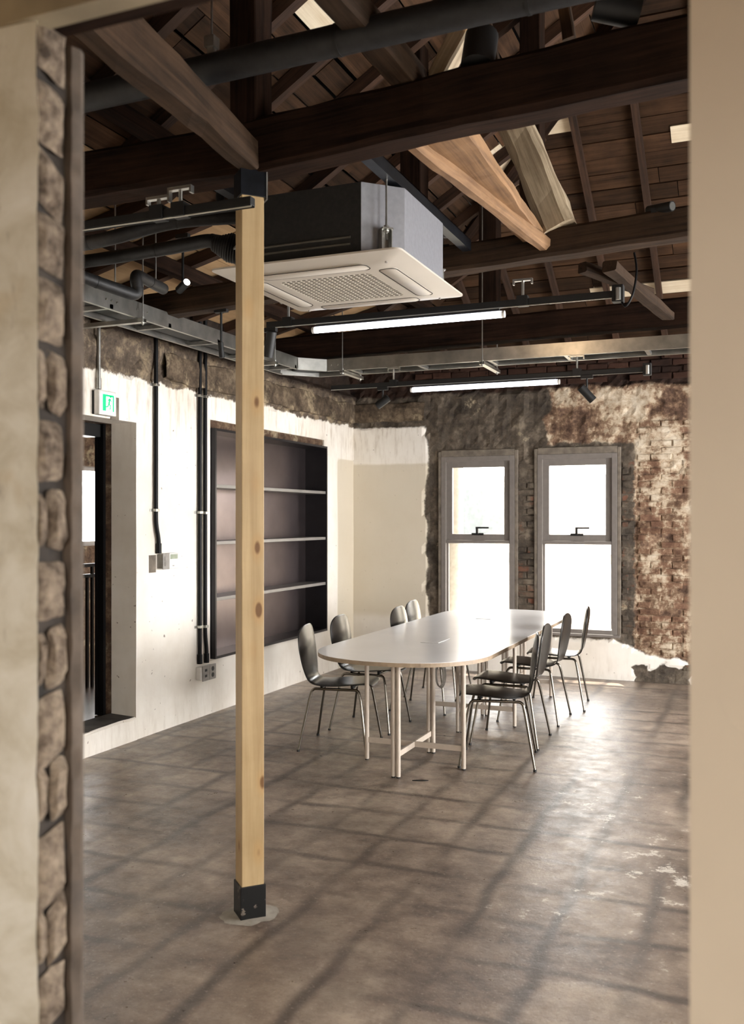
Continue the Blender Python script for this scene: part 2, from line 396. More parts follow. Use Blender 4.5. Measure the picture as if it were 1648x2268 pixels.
# left wall -------------------------------------------------------
DY0, DY1, DZ0, DZ1 = 4.45, 5.67, .16, 2.30      # doorway
SY0, SY1, SZ0, SZ1 = 6.66, 8.84, .45, 2.42      # shelf recess
def zoneL(y, z):
    return (soft(z-(2.62+.05*fz(y, 0, 0, 1.5))), soft(z-(2.93+.05*fz(y, 3, 0, 2.2))), soft(min(2.25-z, y-9.18)))
def reliefL(y, z):
    b = cl((z-2.6)/.04)
    if z > 2.98: return .05+.03*fz(y, z, 1, 9)
    return .004*fz(y, z, 0, 1.2)+b*(.0+.035*fz(y, z, 4, 6))
us = coords(1.2, YB+.15, .05, (DY0, DY1, SY0, SY1)); zs = coords(0, ZE+.1, .045, (DZ0, DZ1, SZ0, SZ1, 2.6, 2.64))
grid_wall('wall_left', us, zs, lambda y, z: (DY0 < y < DY1 and DZ0 < z < DZ1) or (SY0 < y < SY1 and SZ0 < z < SZ1),
          lambda y, d, z: (XW-d, y, z), zoneL, reliefL, M['left_wall'], .22)
# back wall -------------------------------------------------------
WX = ((-3.172, -2.376), (-2.136, -1.337)); WZ0, WZ1 = .45, 2.262
def zoneB(x, z):
    edge = -3.34+.04*fz(0, z, 0, 2.5)
    w1 = min(edge-x, 2.60-z)
    lowtop = .40+.02*fz(x, 5, 0, 3)
    if x > -1.42: lowtop = .42-.40*(min(x, -1.03)+1.42)-.14*max(0, x+1.03)+.025*fz(x, 1, 2, 6)
    w2 = lowtop-z
    # grey splash at the foot of the right end
    w2 = min(w2, max(abs(x+.90)-.30, z-.20)+.11*fz(x, z, 1, 12)+.03)
    white = max(w1, w2)
    sur = min(x-(-3.36), -1.17+.03*fz(0, z, 8, 3)-x, 2.36-z, z-.33)
    top = min(x-(-3.5), (-2.05+.15*fz(0, z, 3, 3))-x, z-2.25)
    left = min(-3.1-x, z-.4)
    low = .19-z
    return (soft(white), soft(max(sur, top, left, low, -1)), soft(z-(2.93+.05*fz(x, 7, 0, 2))))
def reliefB(x, z):
    zz = zoneB(x, z)
    if zz[2] > .5: return .03+.03*fz(x, z, 3, 10)
    if zz[0] > .5: return .003*fz(x, z, 0, 1.5)
    return .014+.020*fz(x, z, 2, 8)
us = coords(XW-.15, 3.3, .045, (WX[0][0], WX[0][1], WX[1][0], WX[1][1])); zs = coords(0, ZE+.1, .045, (WZ0, WZ1))
inwin = lambda x, z: WZ0 < z < WZ1 and any(a < x < b for a, b in WX)
wb = grid_wall('wall_back', us, zs, inwin, lambda x, d, z: (x, YB+d, z), zoneB, reliefB, M['back_wall'], .24)
# single bricks of the back wall, each its own part
def brick(parent, x0, x1, z0, z1, proud, k):
    V = []; Z = []
    jx = lambda: R.uniform(-.005, .005)
    for d, ins in ((.035, 0), (-proud+.004, 0), (-proud, .006)):
        for (x, z) in ((x0+ins, z0+ins), (x1-ins, z0+ins), (x1-ins, z1-ins), (x0+ins, z1-ins)):
            x += jx(); z += jx(); V.append((x, YB+d+R.uniform(-.002, .002), z)); Z.append(zoneB((x0+x1)/2, (z0+z1)/2))
    F = [(8, 9, 10, 11)]
    for r in (0, 4):
        for q in range(4): F.append((r+q, r+(q+1) % 4, r+4+(q+1) % 4, r+4+q))
    me = bpy.data.meshes.new('brick'); me.from_pydata(V, [], F); me.materials.append(M['back_brick'])
    ca = me.attributes.new('zone', 'FLOAT_COLOR', 'POINT'); ca.data.foreach_set('color', [v for z in Z for v in (*z, 1)])
    me.update(); o = bpy.data.objects.new('brick', me); C.objects.link(o); o.parent = parent
BH, BW = .066, .205
count = 0
for r in range(int(3.25/BH)):
    z0 = r*BH+.004; z1 = z0+BH-.012
    x = XW+(-.1 if r % 2 else 0)
    while x < -.45:
        x0, x1 = x+.005, x+BW-.007; x += BW; xm = (x0+x1)/2; zm = (z0+z1)/2
        zz = zoneB(xm, zm)
        if zz[0] > .47: continue
        regions = [(-2.34, -2.17, .45, 2.15, .0), (-1.29, -1.17, .45, 2.2, .02), (-1.14, -.45, .12, 2.6, .12), (-3.5, -.45, 2.99, 3.25, .0)]
        for (a, b, c_, d_, skip) in regions:
            q0, q1 = max(x0, a), min(x1, b)
            if q1-q0 < .05 or zm < c_ or zm > d_: continue
            if c_ > 2.9 and (abs(zm-3.02) < .03) and R.random() < .12: continue     # missing bricks leave dark holes
            if R.random() < skip: continue
            brick(wb, q0, q1, z0, z1, R.uniform(-.012, .006) if c_ < 2.9 else R.uniform(-.02, .012), 0); count += 1
# cement render round each window
for (a, b) in WX:
    V = MB(); zo = []
    for (p0, p1, q0, q1) in ((a-.035, a, WZ0-.02, WZ1+.06), (b, b+.035, WZ0-.02, WZ1+.06), (a, b, WZ1, WZ1+.07)):
        V.box(p0, p1, YB-.012, YB+.10, q0, q1)
    V.obj('window_surround', M['cement'], wb, bevel=.006)

# ring beam at the head of the walls and the door step are part of the setting
tb = MB()
n = 60
for i in range(n):
    pass
# plain unseen walls
def slab(name, x0, x1, y0, y1, z0, z1, m, kind='structure', parent=None):
    return MB().box(x0, x1, y0, y1, z0, z1).obj(name, m, parent, kind=kind)
FL = MB().box(XW-.1, 3.4, -2.4, YB+.3, -.12, 0).obj('floor', M['floor'], kind='structure')
mr = MB()          # right wall with three window openings
yy = [1.3, 1.95, 3.25, 4.25, 5.55, 6.75, 8.05, YB+.24]
for i in range(0, 7, 2): mr.box(3.2, 3.4, yy[i], yy[i+1], 0, 3.3)
for i in (1, 3, 5): mr.box(3.2, 3.4, yy[i], yy[i+1], 0, .45); mr.box(3.2, 3.4, yy[i], yy[i+1], 2.45, 3.3)
mr.obj('wall_right', M['beige'], kind='structure')
# entry side: the wall the photograph is taken through
JX, RX, JY0, JY1, LZ = -1.08, -.0816, 1.2, 1.306, 2.405
mf = MB(); mf.box(XW-.2, JX-.13, JY0+.015, JY1, 0, 3.35); mf.box(RX, 3.4, JY0, JY1, 0, 3.35); MB().box(JX-.13, RX, JY0+.032, JY1-.04, LZ+.004, 3.35).obj('trim_8', M['timber_dark'], kind='structure')
mf.obj('wall_front', M['beige'], kind='structure')
slab('trim_1', JX-.9, RX+.3, JY0-.012, JY0+.03, LZ, 2.9, M['soffit'])
ml = MB()          # left plaster skin with a ragged edge
N = 150; V = []; F = []
for i in range(N+1):
    z = LZ*i/N+.0; e = JX-.002+.006*fz(0, z, 0, 7)+.003*fz(0, z, 5, 30); cut = -.0
    for (x, y) in ((-2.0, JY0-.004), (JX-.13, JY0-.004+.004*fz(1, z, 0, 6)), (e-.02, JY0-.003+.003*fz(2, z, 0, 9)), (e, JY0+.001), (e-.008, JY0+.006), (JX-.13, JY0+.008)): V.append((x, y, z))
for i in range(N):
    for k in range(5): F.append((i*6+k, i*6+k+1, i*6+6+k+1, i*6+6+k))
jamb = empty('trim_2', (0, 0, 0), kind='structure')
ml.add(V, F).obj('plaster_skin', M['entry_plaster'], jamb, smooth=True)
# mortar bed and the jamb stones
V = []; F = []
for i in range(N+1):
    z = LZ*i/N
    for k, (x, y) in enumerate(((JX-.02+.006*fz(3, z, 0, 12), JY0+.004), (JX-.022+.010*fz(4, z, 0, 11), JY0+.05), (JX-.018+.008*fz(5, z, 0, 10), JY1-.014), (JX-.016, JY1))): V.append((x, y, z))
for i in range(N):
    for k in range(3): F.append((i*4+k, i*4+k+1, i*4+4+k+1, i*4+4+k))
MB().add(V, F).obj('mortar_bed', M['mortar'], jamb, smooth=True)
V = []; F = []
for i in range(N+1):
    z = LZ*i/N; a = JY1-.022+.0035*fz(7, z, 0, 9)
    for k, (x, y) in enumerate(((JX-.022, a), (JX-.006+.004*fz(8, z, 0, 14), a+.003), (JX+.000+.004*fz(9, z, 0, 9), JY1-.002), (JX-.006, JY1+.012), (JX-.2, JY1+.012))): V.append((x, y, z))
for i in range(N):
    for k in range(4): F.append((i*5+k, i*5+k+1, i*5+5+k+1, i*5+5+k))
MB().add(V, F).obj('edge_plaster', M['edge_plaster'], jamb, smooth=True)
def stone(y0, y1, z0, z1, slant=0.0, out=0.0):
    n = 5; V = []; F = []
    P = []
    for i in range(n+1):
        for j in range(n+1):
            a = i/n; b = j/n
            y = y0+(y1-y0)*a; z = z0+(z1-z0)*b+slant*(a-.5)
            ex = min(a, 1-a, b, 1-b)*n
            dep = -.013 if ex < .5 else 0.0
            y += .004*fz(y, z, 3, 22) if 0 < a < 1 else .005*fz(y, z, 3, 18); z += .006*fz(y, z, 7, 16)
            if ex < .5:
                cy, cz = (y0+y1)/2, (z0+z1)/2
                if a in (0, 1) and b in (0, 1): y += (cy-y)*.06; z += (cz-z)*.06
            V.append((JX-.004+out+dep+.005*fz(y, z, 1, 25), y, z))
    for i in range(n):
        for j in range(n): F.append((i*(n+1)+j, (i+1)*(n+1)+j, (i+1)*(n+1)+j+1, i*(n+1)+j+1))
    MB().add(V, F).obj('stone', M['stone'], jamb, smooth=True)
def zj(py): return EYE-(py-HZ)*1.568/FPX
rows = [(20, 172, -.02, 0), (190, 330, -.012, 0), (352, 470, -.035, 0), (480, 605, -.01, 0), (622, 762, 0, 0), (778, 918, -.008, 1), (935, 1065, 0, 0), (1085, 1215, -.004, 1), (1240, 1372, .0, 0), (1392, 1522, .012, 1),
        (1538, 1690, .018, 0), (1688, 1818, .004, 1), (1842, 2005, .022, 0), (2005, 2132, .03, 1), (2148, 2270, .012, 0), (2290, 2400, 0, 0), (2420, 2560, 0, 1), (2580, 2740, .01, 0), (2760, 2900, 0, 1), (2920, 3060, 0, 0)]
for (a, b, sl, two) in rows:
    z1, z0 = zj(a), zj(b)
    if two:
        stone(JY0+.008, JY0+.030, z0+.006, z1-.004, sl*.2); stone(JY0+.040+R.uniform(-.004, .004), JY1-.026, z0, z1, sl)
    else: stone(JY0+.007, JY1-.027+R.uniform(-.004, .003), z0, z1, sl, .001)

# entry side room behind the photographer
me_ = MB(); me_.box(-2.2, -2.1, -2.4, 1.2, 0, 2.8); me_.box(1.8, 1.9, -2.4, 1.2, 0, 2.8); me_.box(-2.2, 1.9, -2.5, -2.4, 0, 2.8)
me_.obj('wall_entry', M['beige'], kind='structure')
slab('ceiling_entry', -2.2, 1.9, -2.5, 1.2, 2.8, 2.9, M['beige'])

# ------------------------------------------------------------------ side room behind the doorway
md = MB()
# rough reveal: brick band then dark end
md.box(XW-.34, XW-.222, DY1-.0, DY1+.16, 0, 2.5); md.box(XW-.34, XW-.222, 3.9, DY0, 0, 2.5); md.box(XW-.34, XW-.222, 3.9, DY1+.16, DZ1, 2.6)
md.obj('trim_3', M['side_wall'], kind='structure')
slab('floor_side', -8.2, XW-.05, 3.2, 12.2, .0, .155, M['side_floor'])
st = MB()
V = []; F = []; n = 40
for i in range(n+1):
    y = DY0-.25+(DY1-DY0+.25)*i/n
    top = .165+.010*fz(y, 0, 0, 3)
    for (x, z) in ((XW+.008+.006*fz(y, 1, 0, 6), 0), (XW+.006+.008*fz(y, 2, 0, 6), top-.015), (XW-.012, top), (XW-.23, .175)): V.append((x, y, z))
for i in range(n):
    for k in range(3): F.append((i*4+k+1, i*4+k, i*4+4+k, i*4+4+k+1))
o = st.add(V, F).obj('trim_4', [M['left_wall'], M['kerb_top']], kind='structure')
for i, pg in enumerate(o.data.polygons):
    if i % 3 == 2: pg.material_index = 1
ca = o.data.attributes.new('zone', 'FLOAT_COLOR', 'POINT'); ca.data.foreach_set('color', [0.0, 0.0, 0.0, 1.0]*len(o.data.vertices))
ms = MB()
wy0, wy1, wz0, wz1 = 8.05, 9.4, 1.3, 2.2
ms.box(-7.2, -7.0, 3.2, wy0, 0, 3); ms.box(-7.2, -7.0, wy1, 12.2, 0, 3); ms.box(-7.2, -7.0, wy0, wy1, 0, wz0); ms.box(-7.2, -7.0, wy0, wy1, wz1, 3)
ms.box(-7.2, XW-.2, 12, 12.2, 0, 3); ms.box(-7.2, XW-.2, 3.0, 3.2, 0, 3)
ms.obj('wall_side_room', M['side_wall'], kind='structure')
slab('ceiling_side_room', -7.2, XW-.2, 3.0, 12.2, 3.0, 3.1, M['dark_sheet'])
ws = empty('window_3', (-7.1, (wy0+wy1)/2, wz0), kind='structure')
f = MB(); W_, H_ = wy1-wy0, wz1-wz0
f.box(-.03, .03, -W_/2, -W_/2+.05, 0, H_); f.box(-.03, .03, W_/2-.05, W_/2, 0, H_); f.box(-.03, .03, -W_/2+.05, W_/2-.05, 0, .05); f.box(-.03, .03, -W_/2+.05, W_/2-.05, H_-.05, H_)
f.obj('window_frame', M['win_frame'], ws); MB().box(-.004, .004, -W_/2+.05, W_/2-.05, .05, H_-.05).obj('pane', M['glass'], ws)
# black steel door frame of the doorway
fr = empty('door_1', (XW-.27, DY0, .16), kind='structure')
MB().box(-.045, .0, DY1-DY0-.03, DY1-DY0-.002, 0, DZ1-.16).box(-.075, -.050, DY1-DY0-.032, DY1-DY0-.002, 0, DZ1-.16).box(-.056, -.042, DY1-DY0-.02, DY1-DY0-.002, 0, DZ1-.16).obj('frame_post', M['black_steel'], fr)
MB().box(-.12, 0, .0, DY1-DY0-.062, DZ1-.26, DZ1-.17).obj('frame_head', M['black_steel'], fr)
# stair railing in the side room
pA = atX(184, 1220, -5.3); 
rl = empty('railing', (-5.35, 6.55, .155), label='black steel stair railing seen through the doorway on the left', cat='railing')
def rpt(px, py): q = atX(px, py, -5.35); return q-Vector((-5.35, 6.55, .155))
a0 = rpt(150, 1219); a1 = rpt(240, 1223)
MB().bar((0, a0.y, 1.05+.155-.155), (0, a1.y+.3, 1.05), .03, .03).obj('top_rail', M['black_steel'], rl)
MB().bar((0, a0.y, .96), (0, a1.y+.3, .96), .03, .03).obj('lower_rail', M['black_steel'], rl)
for px in (170, 204, 226):
    q = rpt(px, 1300); MB().bar((0, q.y, 0), (0, q.y, 1.036 if px == 204 else .945), .022, .022).obj('baluster', M['black_steel'], rl)
q = rpt(193, 1300)
MB().bar((0, q.y, 0), (0, q.y, .945), .022, .022).obj('baluster', M['black_steel'], rl)

# ------------------------------------------------------------------ windows of the back wall
def window(name, a, b):
    w = empty(name, (a, YB, WZ0), kind='structure'); W = b-a; H = WZ1-WZ0; T = 1.38-WZ0
    f = MB(); F1 = .052
    f.box(0, F1, -.015, .09, 0, H); f.box(W-F1, W, -.015, .09, 0, H); f.box(F1, W-F1, -.015, .09, H-F1, H); f.box(F1, W-F1, -.015, .09, 0, F1-.01); f.box(F1, W-F1, -.01, .085, T-.035, T)
    f.box(-.03, W+.03, -.045, .0, -.028, .0)
    f.obj('frame', M['win_frame'], w, bevel=.003)
    # top-hung sash, set a little back
    s = MB(); s0, s1, t0, t1 = F1-.004, W-F1+.004, T-.004, H-F1+.004; sw = .068
    s.box(s0, s0+sw, .012, .06, t0, t1); s.box(s1-sw, s1, .012, .06, t0, t1); s.box(s0+sw, s1-sw, .012, .06, t0, t0+sw); s.box(s0+sw, s1-sw, .012, .06, t1-sw, t1)
    so = s.obj('sash', M['win_frame'], w, bevel=.003)
    MB().box(s0+sw, s1-sw, .036, .042, t0+sw, t1-sw).obj('pane', M['glass'], so)
    h = MB(); hx = W*.5+.0
    h.box(hx-.065, hx+.065, -.004, .014, t0+sw-.012, t0+sw+.012); h.box(hx-.012, hx+.012, -.03, .0, t0+sw, t0+sw+.07); h.box(hx-.012, hx+.13, -.034, -.018, t0+sw+.058, t0+sw+.076)
    h.obj('handle', M['black'], so, bevel=.002)
    MB().box(F1, W-F1, .036, .042, F1-.01, T-.035).obj('pane', M['glass'], w)
    g = MB(); g.box(F1, F1+.02, .02, .05, F1, T-.035); g.box(W-F1-.012, W-F1, .02, .05, F1, T-.035); g.obj('glazing_bead', M['win_frame'], w)
window('window_1', *WX[0]); window('window_2', *WX[1])

# outside world behind the windows
slab('floor_outside', -14, 10, YB+.45, 26, -1.1, -1.0, M['outside_ground'])
bld = empty('neighbour_building', (0, 15, -1), label='pale rendered building seen through the back windows', cat='building')
MB().box(-9, 3, 0, 3, 0, 3.3).obj('facade', M['outside'], bld)
MB().box(-9, 3, -.05, 0, 1.9, 2.05).obj('cornice', M['outside_mid'], bld)
MB().box(-4.75, -3.9, -.03, 0, 2.3, 3.1).obj('house_window', M['outside_dark'], bld)
MB().box(-2.2, -1.4, -.03, 0, 2.3, 3.0).obj('house_window', M['outside_dark'], bld)
pc = empty('porch_column', (-3.45, 11.0, -1), label='pale outdoor porch post standing behind the left window', cat='column')
MB().prism([(.09*math.cos(i*math.pi/8), .09*math.sin(i*math.pi/8)) for i in range(16)], 0, 4.2).obj('shaft', M['outside_mid'], pc, smooth=True)
gy_ = MB(); gy_.box(-2.86, -2.80, 12.0, 12.06, -1, 3.0); gy_.box(-4.4, -2.86, 12.0, 12.06, 2.9, 3.0)
gy_.obj('outdoor_frame', M['outside_dark'], label='thin grey steel frame standing outside the left window', cat='frame')

# ------------------------------------------------------------------ roof: boards and rafters
EX, EY = XW, YB
def zL(x): return 3.26+.25*(x+4.2) if x < -3.2 else 3.51+.62*(x+3.2)
def zB(y): return 3.24+.55*(YB-y)
def zF(y): return 3.24+.42*(y-1.2)
RG = 5.2
ceil = empty('ceiling', (0, 0, 0), kind='structure')
nplank = 0
def plank(name, p0, p1, width_dir, wd, th, mat, parent=None):
    """board from p0 to p1, local X along it"""
    global nplank; nplank += 1
    p0 = Vector(p0); p1 = Vector(p1); t = (p1-p0); L = t.length
    if L < .05: return
    t.normalize(); wv = Vector(width_dir); wv = (wv-t*wv.dot(t)).normalized(); nrm = t.cross(wv).normalized()
    if nrm.z < 0: nrm = -nrm; 
    wv2 = nrm.cross(t)
    m = MB(); j = lambda: R.uniform(-.004, .004)
    m.box(0, L, -wd/2+j(), wd/2+j(), j(), th)
    o = m.obj(name, mat, parent or ceil)
    o.matrix_world = Matrix(((t.x, wv2.x, nrm.x, p0.x), (t.y, wv2.y, nrm.y, p0.y), (t.z, wv2.z, nrm.z, p0.z), (0, 0, 0, 1)))
    return o
# left slope, steep part: boards along Y
PW = .15
def bands(x_lo, x_hi, slope, z_at, matf, pw):
    dx = pw/math.sqrt(1+slope*slope); x = x_lo
    while x < x_hi:
        xm = x+dx/2; z = z_at(xm); yb = YB-(z-3.24)/.55+.04; yf = max(1.3, 1.2+(z-3.24)/.42)
        y = max(yf, 1.6) - R.uniform(0, 1)
        while y < yb:
            L = R.uniform(1.4, 2.4); a = max(y, 1.3, yf); b = min(y+L, yb); y += L
            if b-a > .1: plank('roof_board', (xm, a, z), (xm, b-.006, z), (1, 0, slope), pw-.012+R.uniform(-.006, .004), .018, matf(xm, (a+b)/2))
        x += dx
bands(-3.2, -.35, .62, zL, lambda x, y: M['plank_pale'] if R.random() < .05 else M['plank'], PW)
# lower, flatter part: plywood panels
x = -4.24
while x < -3.2:
    y = 1.3-R.uniform(0, .6)
    xm = x+.17
    while y < YB:
        a = max(1.3, y); b = min(y+.9, YB-.02 - max(0, (zL(xm)-3.24)/.55)); y += .9
        if b-a > .1: plank('ceiling_panel', (xm, a, zL(xm)), (xm, b-.008, zL(xm)), (1, 0, .25), .338, .012, M['ply'])
    x += .347
# back slope: boards along X
dy = .16/math.sqrt(1+.55**2); y = YB-.02
while y > 5.95:
    ym = y-dy/2; z = zB(ym)
    xl = (-3.2+(z-3.51)/.62) if z > 3.51 else (-4.2+(z-3.26)/.25)
    x = xl-.02-R.uniform(0, 1.2); 
    while x < 3.25:
        L = R.uniform(1.3, 2.4); a = max(x, xl-.03); b = min(x+L, 3.25); x += L
        if b-a > .1: plank('roof_board', (a, ym, z), (b-.006, ym, z), (0, -1, .55), .15+R.uniform(-.006, .004), .018, M['plank_pale'] if R.random() < .03 else M['plank'])
    y -= dy
# the fresh boards the photograph shows between the right-hand rafters
def on_back(px, py):
    r = ray(px, py); tt = (3.24+.55*YB-EYE)/(r.z+.55*r.y); return Vector((0, 0, EYE))+r*tt
for (pa, pb) in (((1204, 283), (1276, 265)), ((1487, 305), (1640, 262)), ((1160, 720), (1250, 715))):
    A = on_back(*pa); B = on_back(*pb); ym = (A.y+B.y)/2; z = zB(ym)-.012
    plank('fresh_board', (min(A.x, B.x), ym, z), (max(A.x, B.x), ym, z), (0, -1, .55), .15, .010, M['plank_pale'])
# front slope and ridge covered by plain boarding (hardly seen)
y = 1.35
while y < 5.9:
    z = zF(y+.1); xl = (-3.2+(z-3.51)/.62) if z > 3.51 else (-4.2+(z-3.26)/.25)
    plank('roof_board', (xl-.02, y+.1, z), (3.25, y+.1, z), (0, 1, .42), .21, .018, M['plank']); y += .2
# rafters
def rafter(p0, p1, w=.05, h=.07, mat=None, name='rafter'):
    p0 = Vector(p0); p1 = Vector(p1); t = (p1-p0); L = t.length; t.normalize()
    side = t.cross(Vector((0, 0, 1))).normalized(); up = side.cross(t)
    m = MB(); m.box(0, L, -w/2, w/2, -h, -.004)
    o = m.obj(name, mat or M['rafter'], ceil)
    o.matrix_world = Matrix(((t.x, -side.x, up.x, p0.x), (t.y, -side.y, up.y, p0.y), (t.z, -side.z, up.z, p0.z), (0, 0, 0, 1)))
y = 1.75
while y < 9.5:
    lim = min((3.24+.55*(YB-y)-3.51)/.62-3.2, (3.24+.42*(y-1.2)-3.51)/.62-3.2, -.35)
    rafter((-4.22, y, zL(-4.22)), (min(-3.2, lim+.3), y, zL(min(-3.2, lim+.3))), .06, .08)
    if lim > -3.1: rafter((-3.2, y, zL(-3.2)), (lim, y, zL(lim)), .06, .08)
    y += .47
for xr in (-3.5, -3.06, -2.63, -2.19, -1.77, -1.31, -.86, -.4, .06, .5, .95, 1.4, 1.9, 2.4):
    zt = zL(xr); yt = max(5.98, YB-(zt-3.24)/.55) if xr < -.45 else 5.98
    if yt < 9.4: rafter((xr, 9.62, zB(9.62)), (xr, yt, zB(yt)), .05, .06)
hx = -.5
rafter((-3.9, 9.35, 3.3), (-.6, 6.0, 5.05), .09, .12, M['timber_dark'], 'hip_rafter')
# unseen outer sheet, added to keep daylight from leaking in
sk = MB(); e = .06
def q4(a, b, c_, d_):
    sk.add([a, b, c_, d_], [(0, 1, 2, 3)])
ridgeY0 = 5.9
q4((-4.6, .9, 3.30), (-4.6, 10.0, 3.30), (-.2, 6.1, 5.55), (-.2, 5.6, 5.55))
q4((-4.6, 10.0, 3.34), (3.6, 10.0, 3.34), (3.6, 6.0, 5.62), (-.3, 6.0, 5.62))
q4((-4.6, .9, 3.34), (3.6, .9, 3.34), (3.6, 6.0, 5.62), (-.3, 6.0, 5.62))
sk.obj('light_block_sheet', M['dark_sheet'], ceil)
MB().add([(3.35, 1.0, 3.2), (3.35, 9.9, 3.2), (3.35, 6.0, 5.6)], [(0, 1, 2)]).obj('wall_gable', M['timber_dark'], kind='structure')

# ------------------------------------------------------------------ timbers
def beam(name, p0, p1, w, h, mat, label, cat='beam', group=None, w1=None, h1=None, nseg=18, jit=.006, chamf=.22, roll=0, seed=0, sag=0, kind=None):
    """squared log, local X along its length; top face z = +h/2"""
    p0 = Vector(p0); p1 = Vector(p1); t = p1-p0; L = t.length; t.normalize()
    ref = Vector((0, 0, 1)) if abs(t.z) < .96 else Vector((0, 1, 0))
    side = t.cross(ref).normalized(); up = side.cross(t)
    w1 = w if w1 is None else w1; h1 = h if h1 is None else h1
    V = []; F = []; K = 8
    for i in range(nseg+1):
        s = i/nseg; ww = (w+(w1-w)*s)/2; hh = (h+(h1-h)*s)/2; c = chamf*min(ww, hh)
        ring = [(-ww+c, -hh), (ww-c, -hh), (ww, -hh+c), (ww, hh-c), (ww-c, hh), (-ww+c, hh), (-ww, hh-c), (-ww, -hh+c)]
        for k, (a, b) in enumerate(ring):
            x = s*L
            a += jit*fz(x+seed, a*3, b*3, 3.2)*1.4; b += jit*fz(x+seed+9, a*3, b*3, 3.2)*1.4+sag*math.sin(math.pi*s)
            V.append((x, a, b))
    for i in range(nseg):
        for k in range(K): F.append((i*K+k, i*K+(k+1) % K, (i+1)*K+(k+1) % K, (i+1)*K+k))
    F.append(tuple(reversed(range(K)))); F.append(tuple(range(nseg*K, nseg*K+K)))
    o = MB().add(V, F).obj(name, mat, label=label, cat=cat, group=group, kind=kind)
    a = -side
    o.matrix_world = Matrix(((t.x, a.x, up.x, p0.x), (t.y, a.y, up.y, p0.y), (t.z, a.z, up.z, p0.z), (0, 0, 0, 1)))
    return o
# near tie beam over the post: two logs meeting on the post
beam('tie_beam', (-4.22, 3.38, 3.11), (-1.93, 3.385, 3.10), .17, .20, M['timber_dark'], 'near-black tie beam running from the left wall to the top of the pine post', seed=1)
beam('tie_beam', (-1.93, 3.385, 3.10), (3.3, 3.36, 3.36), .17, .21, M['timber_dark'], 'big dark tie beam crossing above the air conditioner to the upper right', nseg=34, jit=.010, seed=4)
beam('tie_beam', (-4.25, 5.25, 2.985), (3.3, 5.15, 3.30), .15, .155, M['timber'], 'brown tie beam behind the air conditioner, second from the doorway', seed=7, nseg=34)
beam('tie_beam', (-4.25, 7.42, 3.085), (3.3, 7.35, 3.20), .17, .20, M['timber_dark'], 'dark tie beam farthest back, just above the long cable tray', seed=12, nseg=30)
# tie from the entrance wall to the post
beam('cross_beam', (-1.735, 1.33, 3.115), (-1.90, 3.30, 3.055), .12, .235, M['timber'], 'reddish brown squared beam coming from the entrance down to the pine post', w1=.09, h1=.11, seed=21, jit=.009, chamf=.15)
beam('cross_beam', (-1.34, 1.33, 3.34), (-1.24, 3.45, 3.28), .11, .10, M['timber'], 'brown log above the round duct, ending on top of the big dark tie beam', seed=25)
# posts above the ties
def post(px0, px1, Y, z0, z1, label, mat='timber_dark', d=.14):
    a = atY(px0, 500, Y); b = atY(px1, 500, Y); x = (a.x+b.x)/2; w = abs(b.x-a.x)
    return beam('king_post', (x, Y+d/2, z0), (x, Y+d/2, z1), w, d, M[mat], label, cat='post', nseg=8, jit=.003, chamf=.08)
post(508, 566, 3.30, 3.19, 4.2, 'black upright post standing on the tie beam above the pine post')
post(886, 932, 5.14, 3.15, 4.55, 'dark upright roof post rising behind the black hanger channel')
post(1150, 1196, 5.45, 3.20, 4.9, 'black upright roof post behind the pale adzed log')
post(1060, 1100, 7.3, 3.2, 4.3, 'dark slim roof post far back between the two long hanging rods')
post(1190, 1240, 3.75, 3.35, 4.9, 'black post at the top edge right of the big tie beam') if False else None
# struts
beam('roof_strut', atY(1240, 512, 5.20), atY(1115, 205, 5.22), .20, .19, M['timber_pale'], 'pale adzed log leaning up from the second tie beam', cat='strut', w1=.18, h1=.18, chamf=.4, jit=.012, seed=31)
beam('roof_strut', (-1.20, 3.45, 3.19), (-1.17, 5.17, 3.16), .22, .06, M['timber_orange'], 'wide orange-brown board running back from the big tie beam to the second one', cat='strut', w1=.12, h1=.06, seed=33)
beam('roof_strut', (-1.34, 3.60, 3.16), (-1.10, 5.20, 3.105), .075, .075, M['timber_orange'], 'slim orange pole lying under the wide orange board', cat='strut', chamf=.5, seed=35)
beam('roof_strut', atY(957, 200, 3.47), atY(1052, 22, 3.47), .085, .07, M['timber_pale'], 'light brown strut leaning right above the big tie beam near the black fixture', cat='strut', seed=37)
beam('roof_strut', atY(1100, 165, 3.6), atY(1072, 12, 3.6), .035, .05, M['timber'], 'thin upright batten right of the black fixture on the tie beam', cat='strut', seed=39)
beam('roof_strut', atY(1262, 90, 3.7), atY(1244, -20, 3.7), .045, .05, M['timber'], 'thin batten at the top edge between black post and black spotlight', cat='strut', seed=40)
beam('roof_strut', atY(1440, 650, 6.2), atY(1290, 592, 5.6), .06, .06, M['timber'], 'short split brace behind the track light end below the second tie beam', cat='strut', seed=41)
beam('roof_strut', atY(1480, 700, 6.6), atY(1350, 590, 5.5), .08, .06, M['timber'], 'dark diagonal brace with broken end at the right below the second tie beam', cat='strut', seed=42)
beam('roof_strut', atY(845, 752, 7.4), atY(895, 712, 7.4), .05, .05, M['timber_orange'], 'short light brace above the farthest tie beam behind the near light tube', cat='strut', seed=43)
# purlins under the left slope
beam('purlin', (-2.88, 1.4, zL(-2.88)-.14), (-2.88, 8.3, zL(-2.88)-.14), .09, .09, M['timber_dark'], 'dark purlin under the left roof slope, upper of the two', cat='beam', seed=51, nseg=26)
beam('purlin', (-3.62, 1.4, zL(-3.62)-.14), (-3.62, 8.8, zL(-3.62)-.14), .09, .09, M['timber_dark'], 'dark purlin over the left cable tray, lower of the two', cat='beam', seed=53, nseg=26)
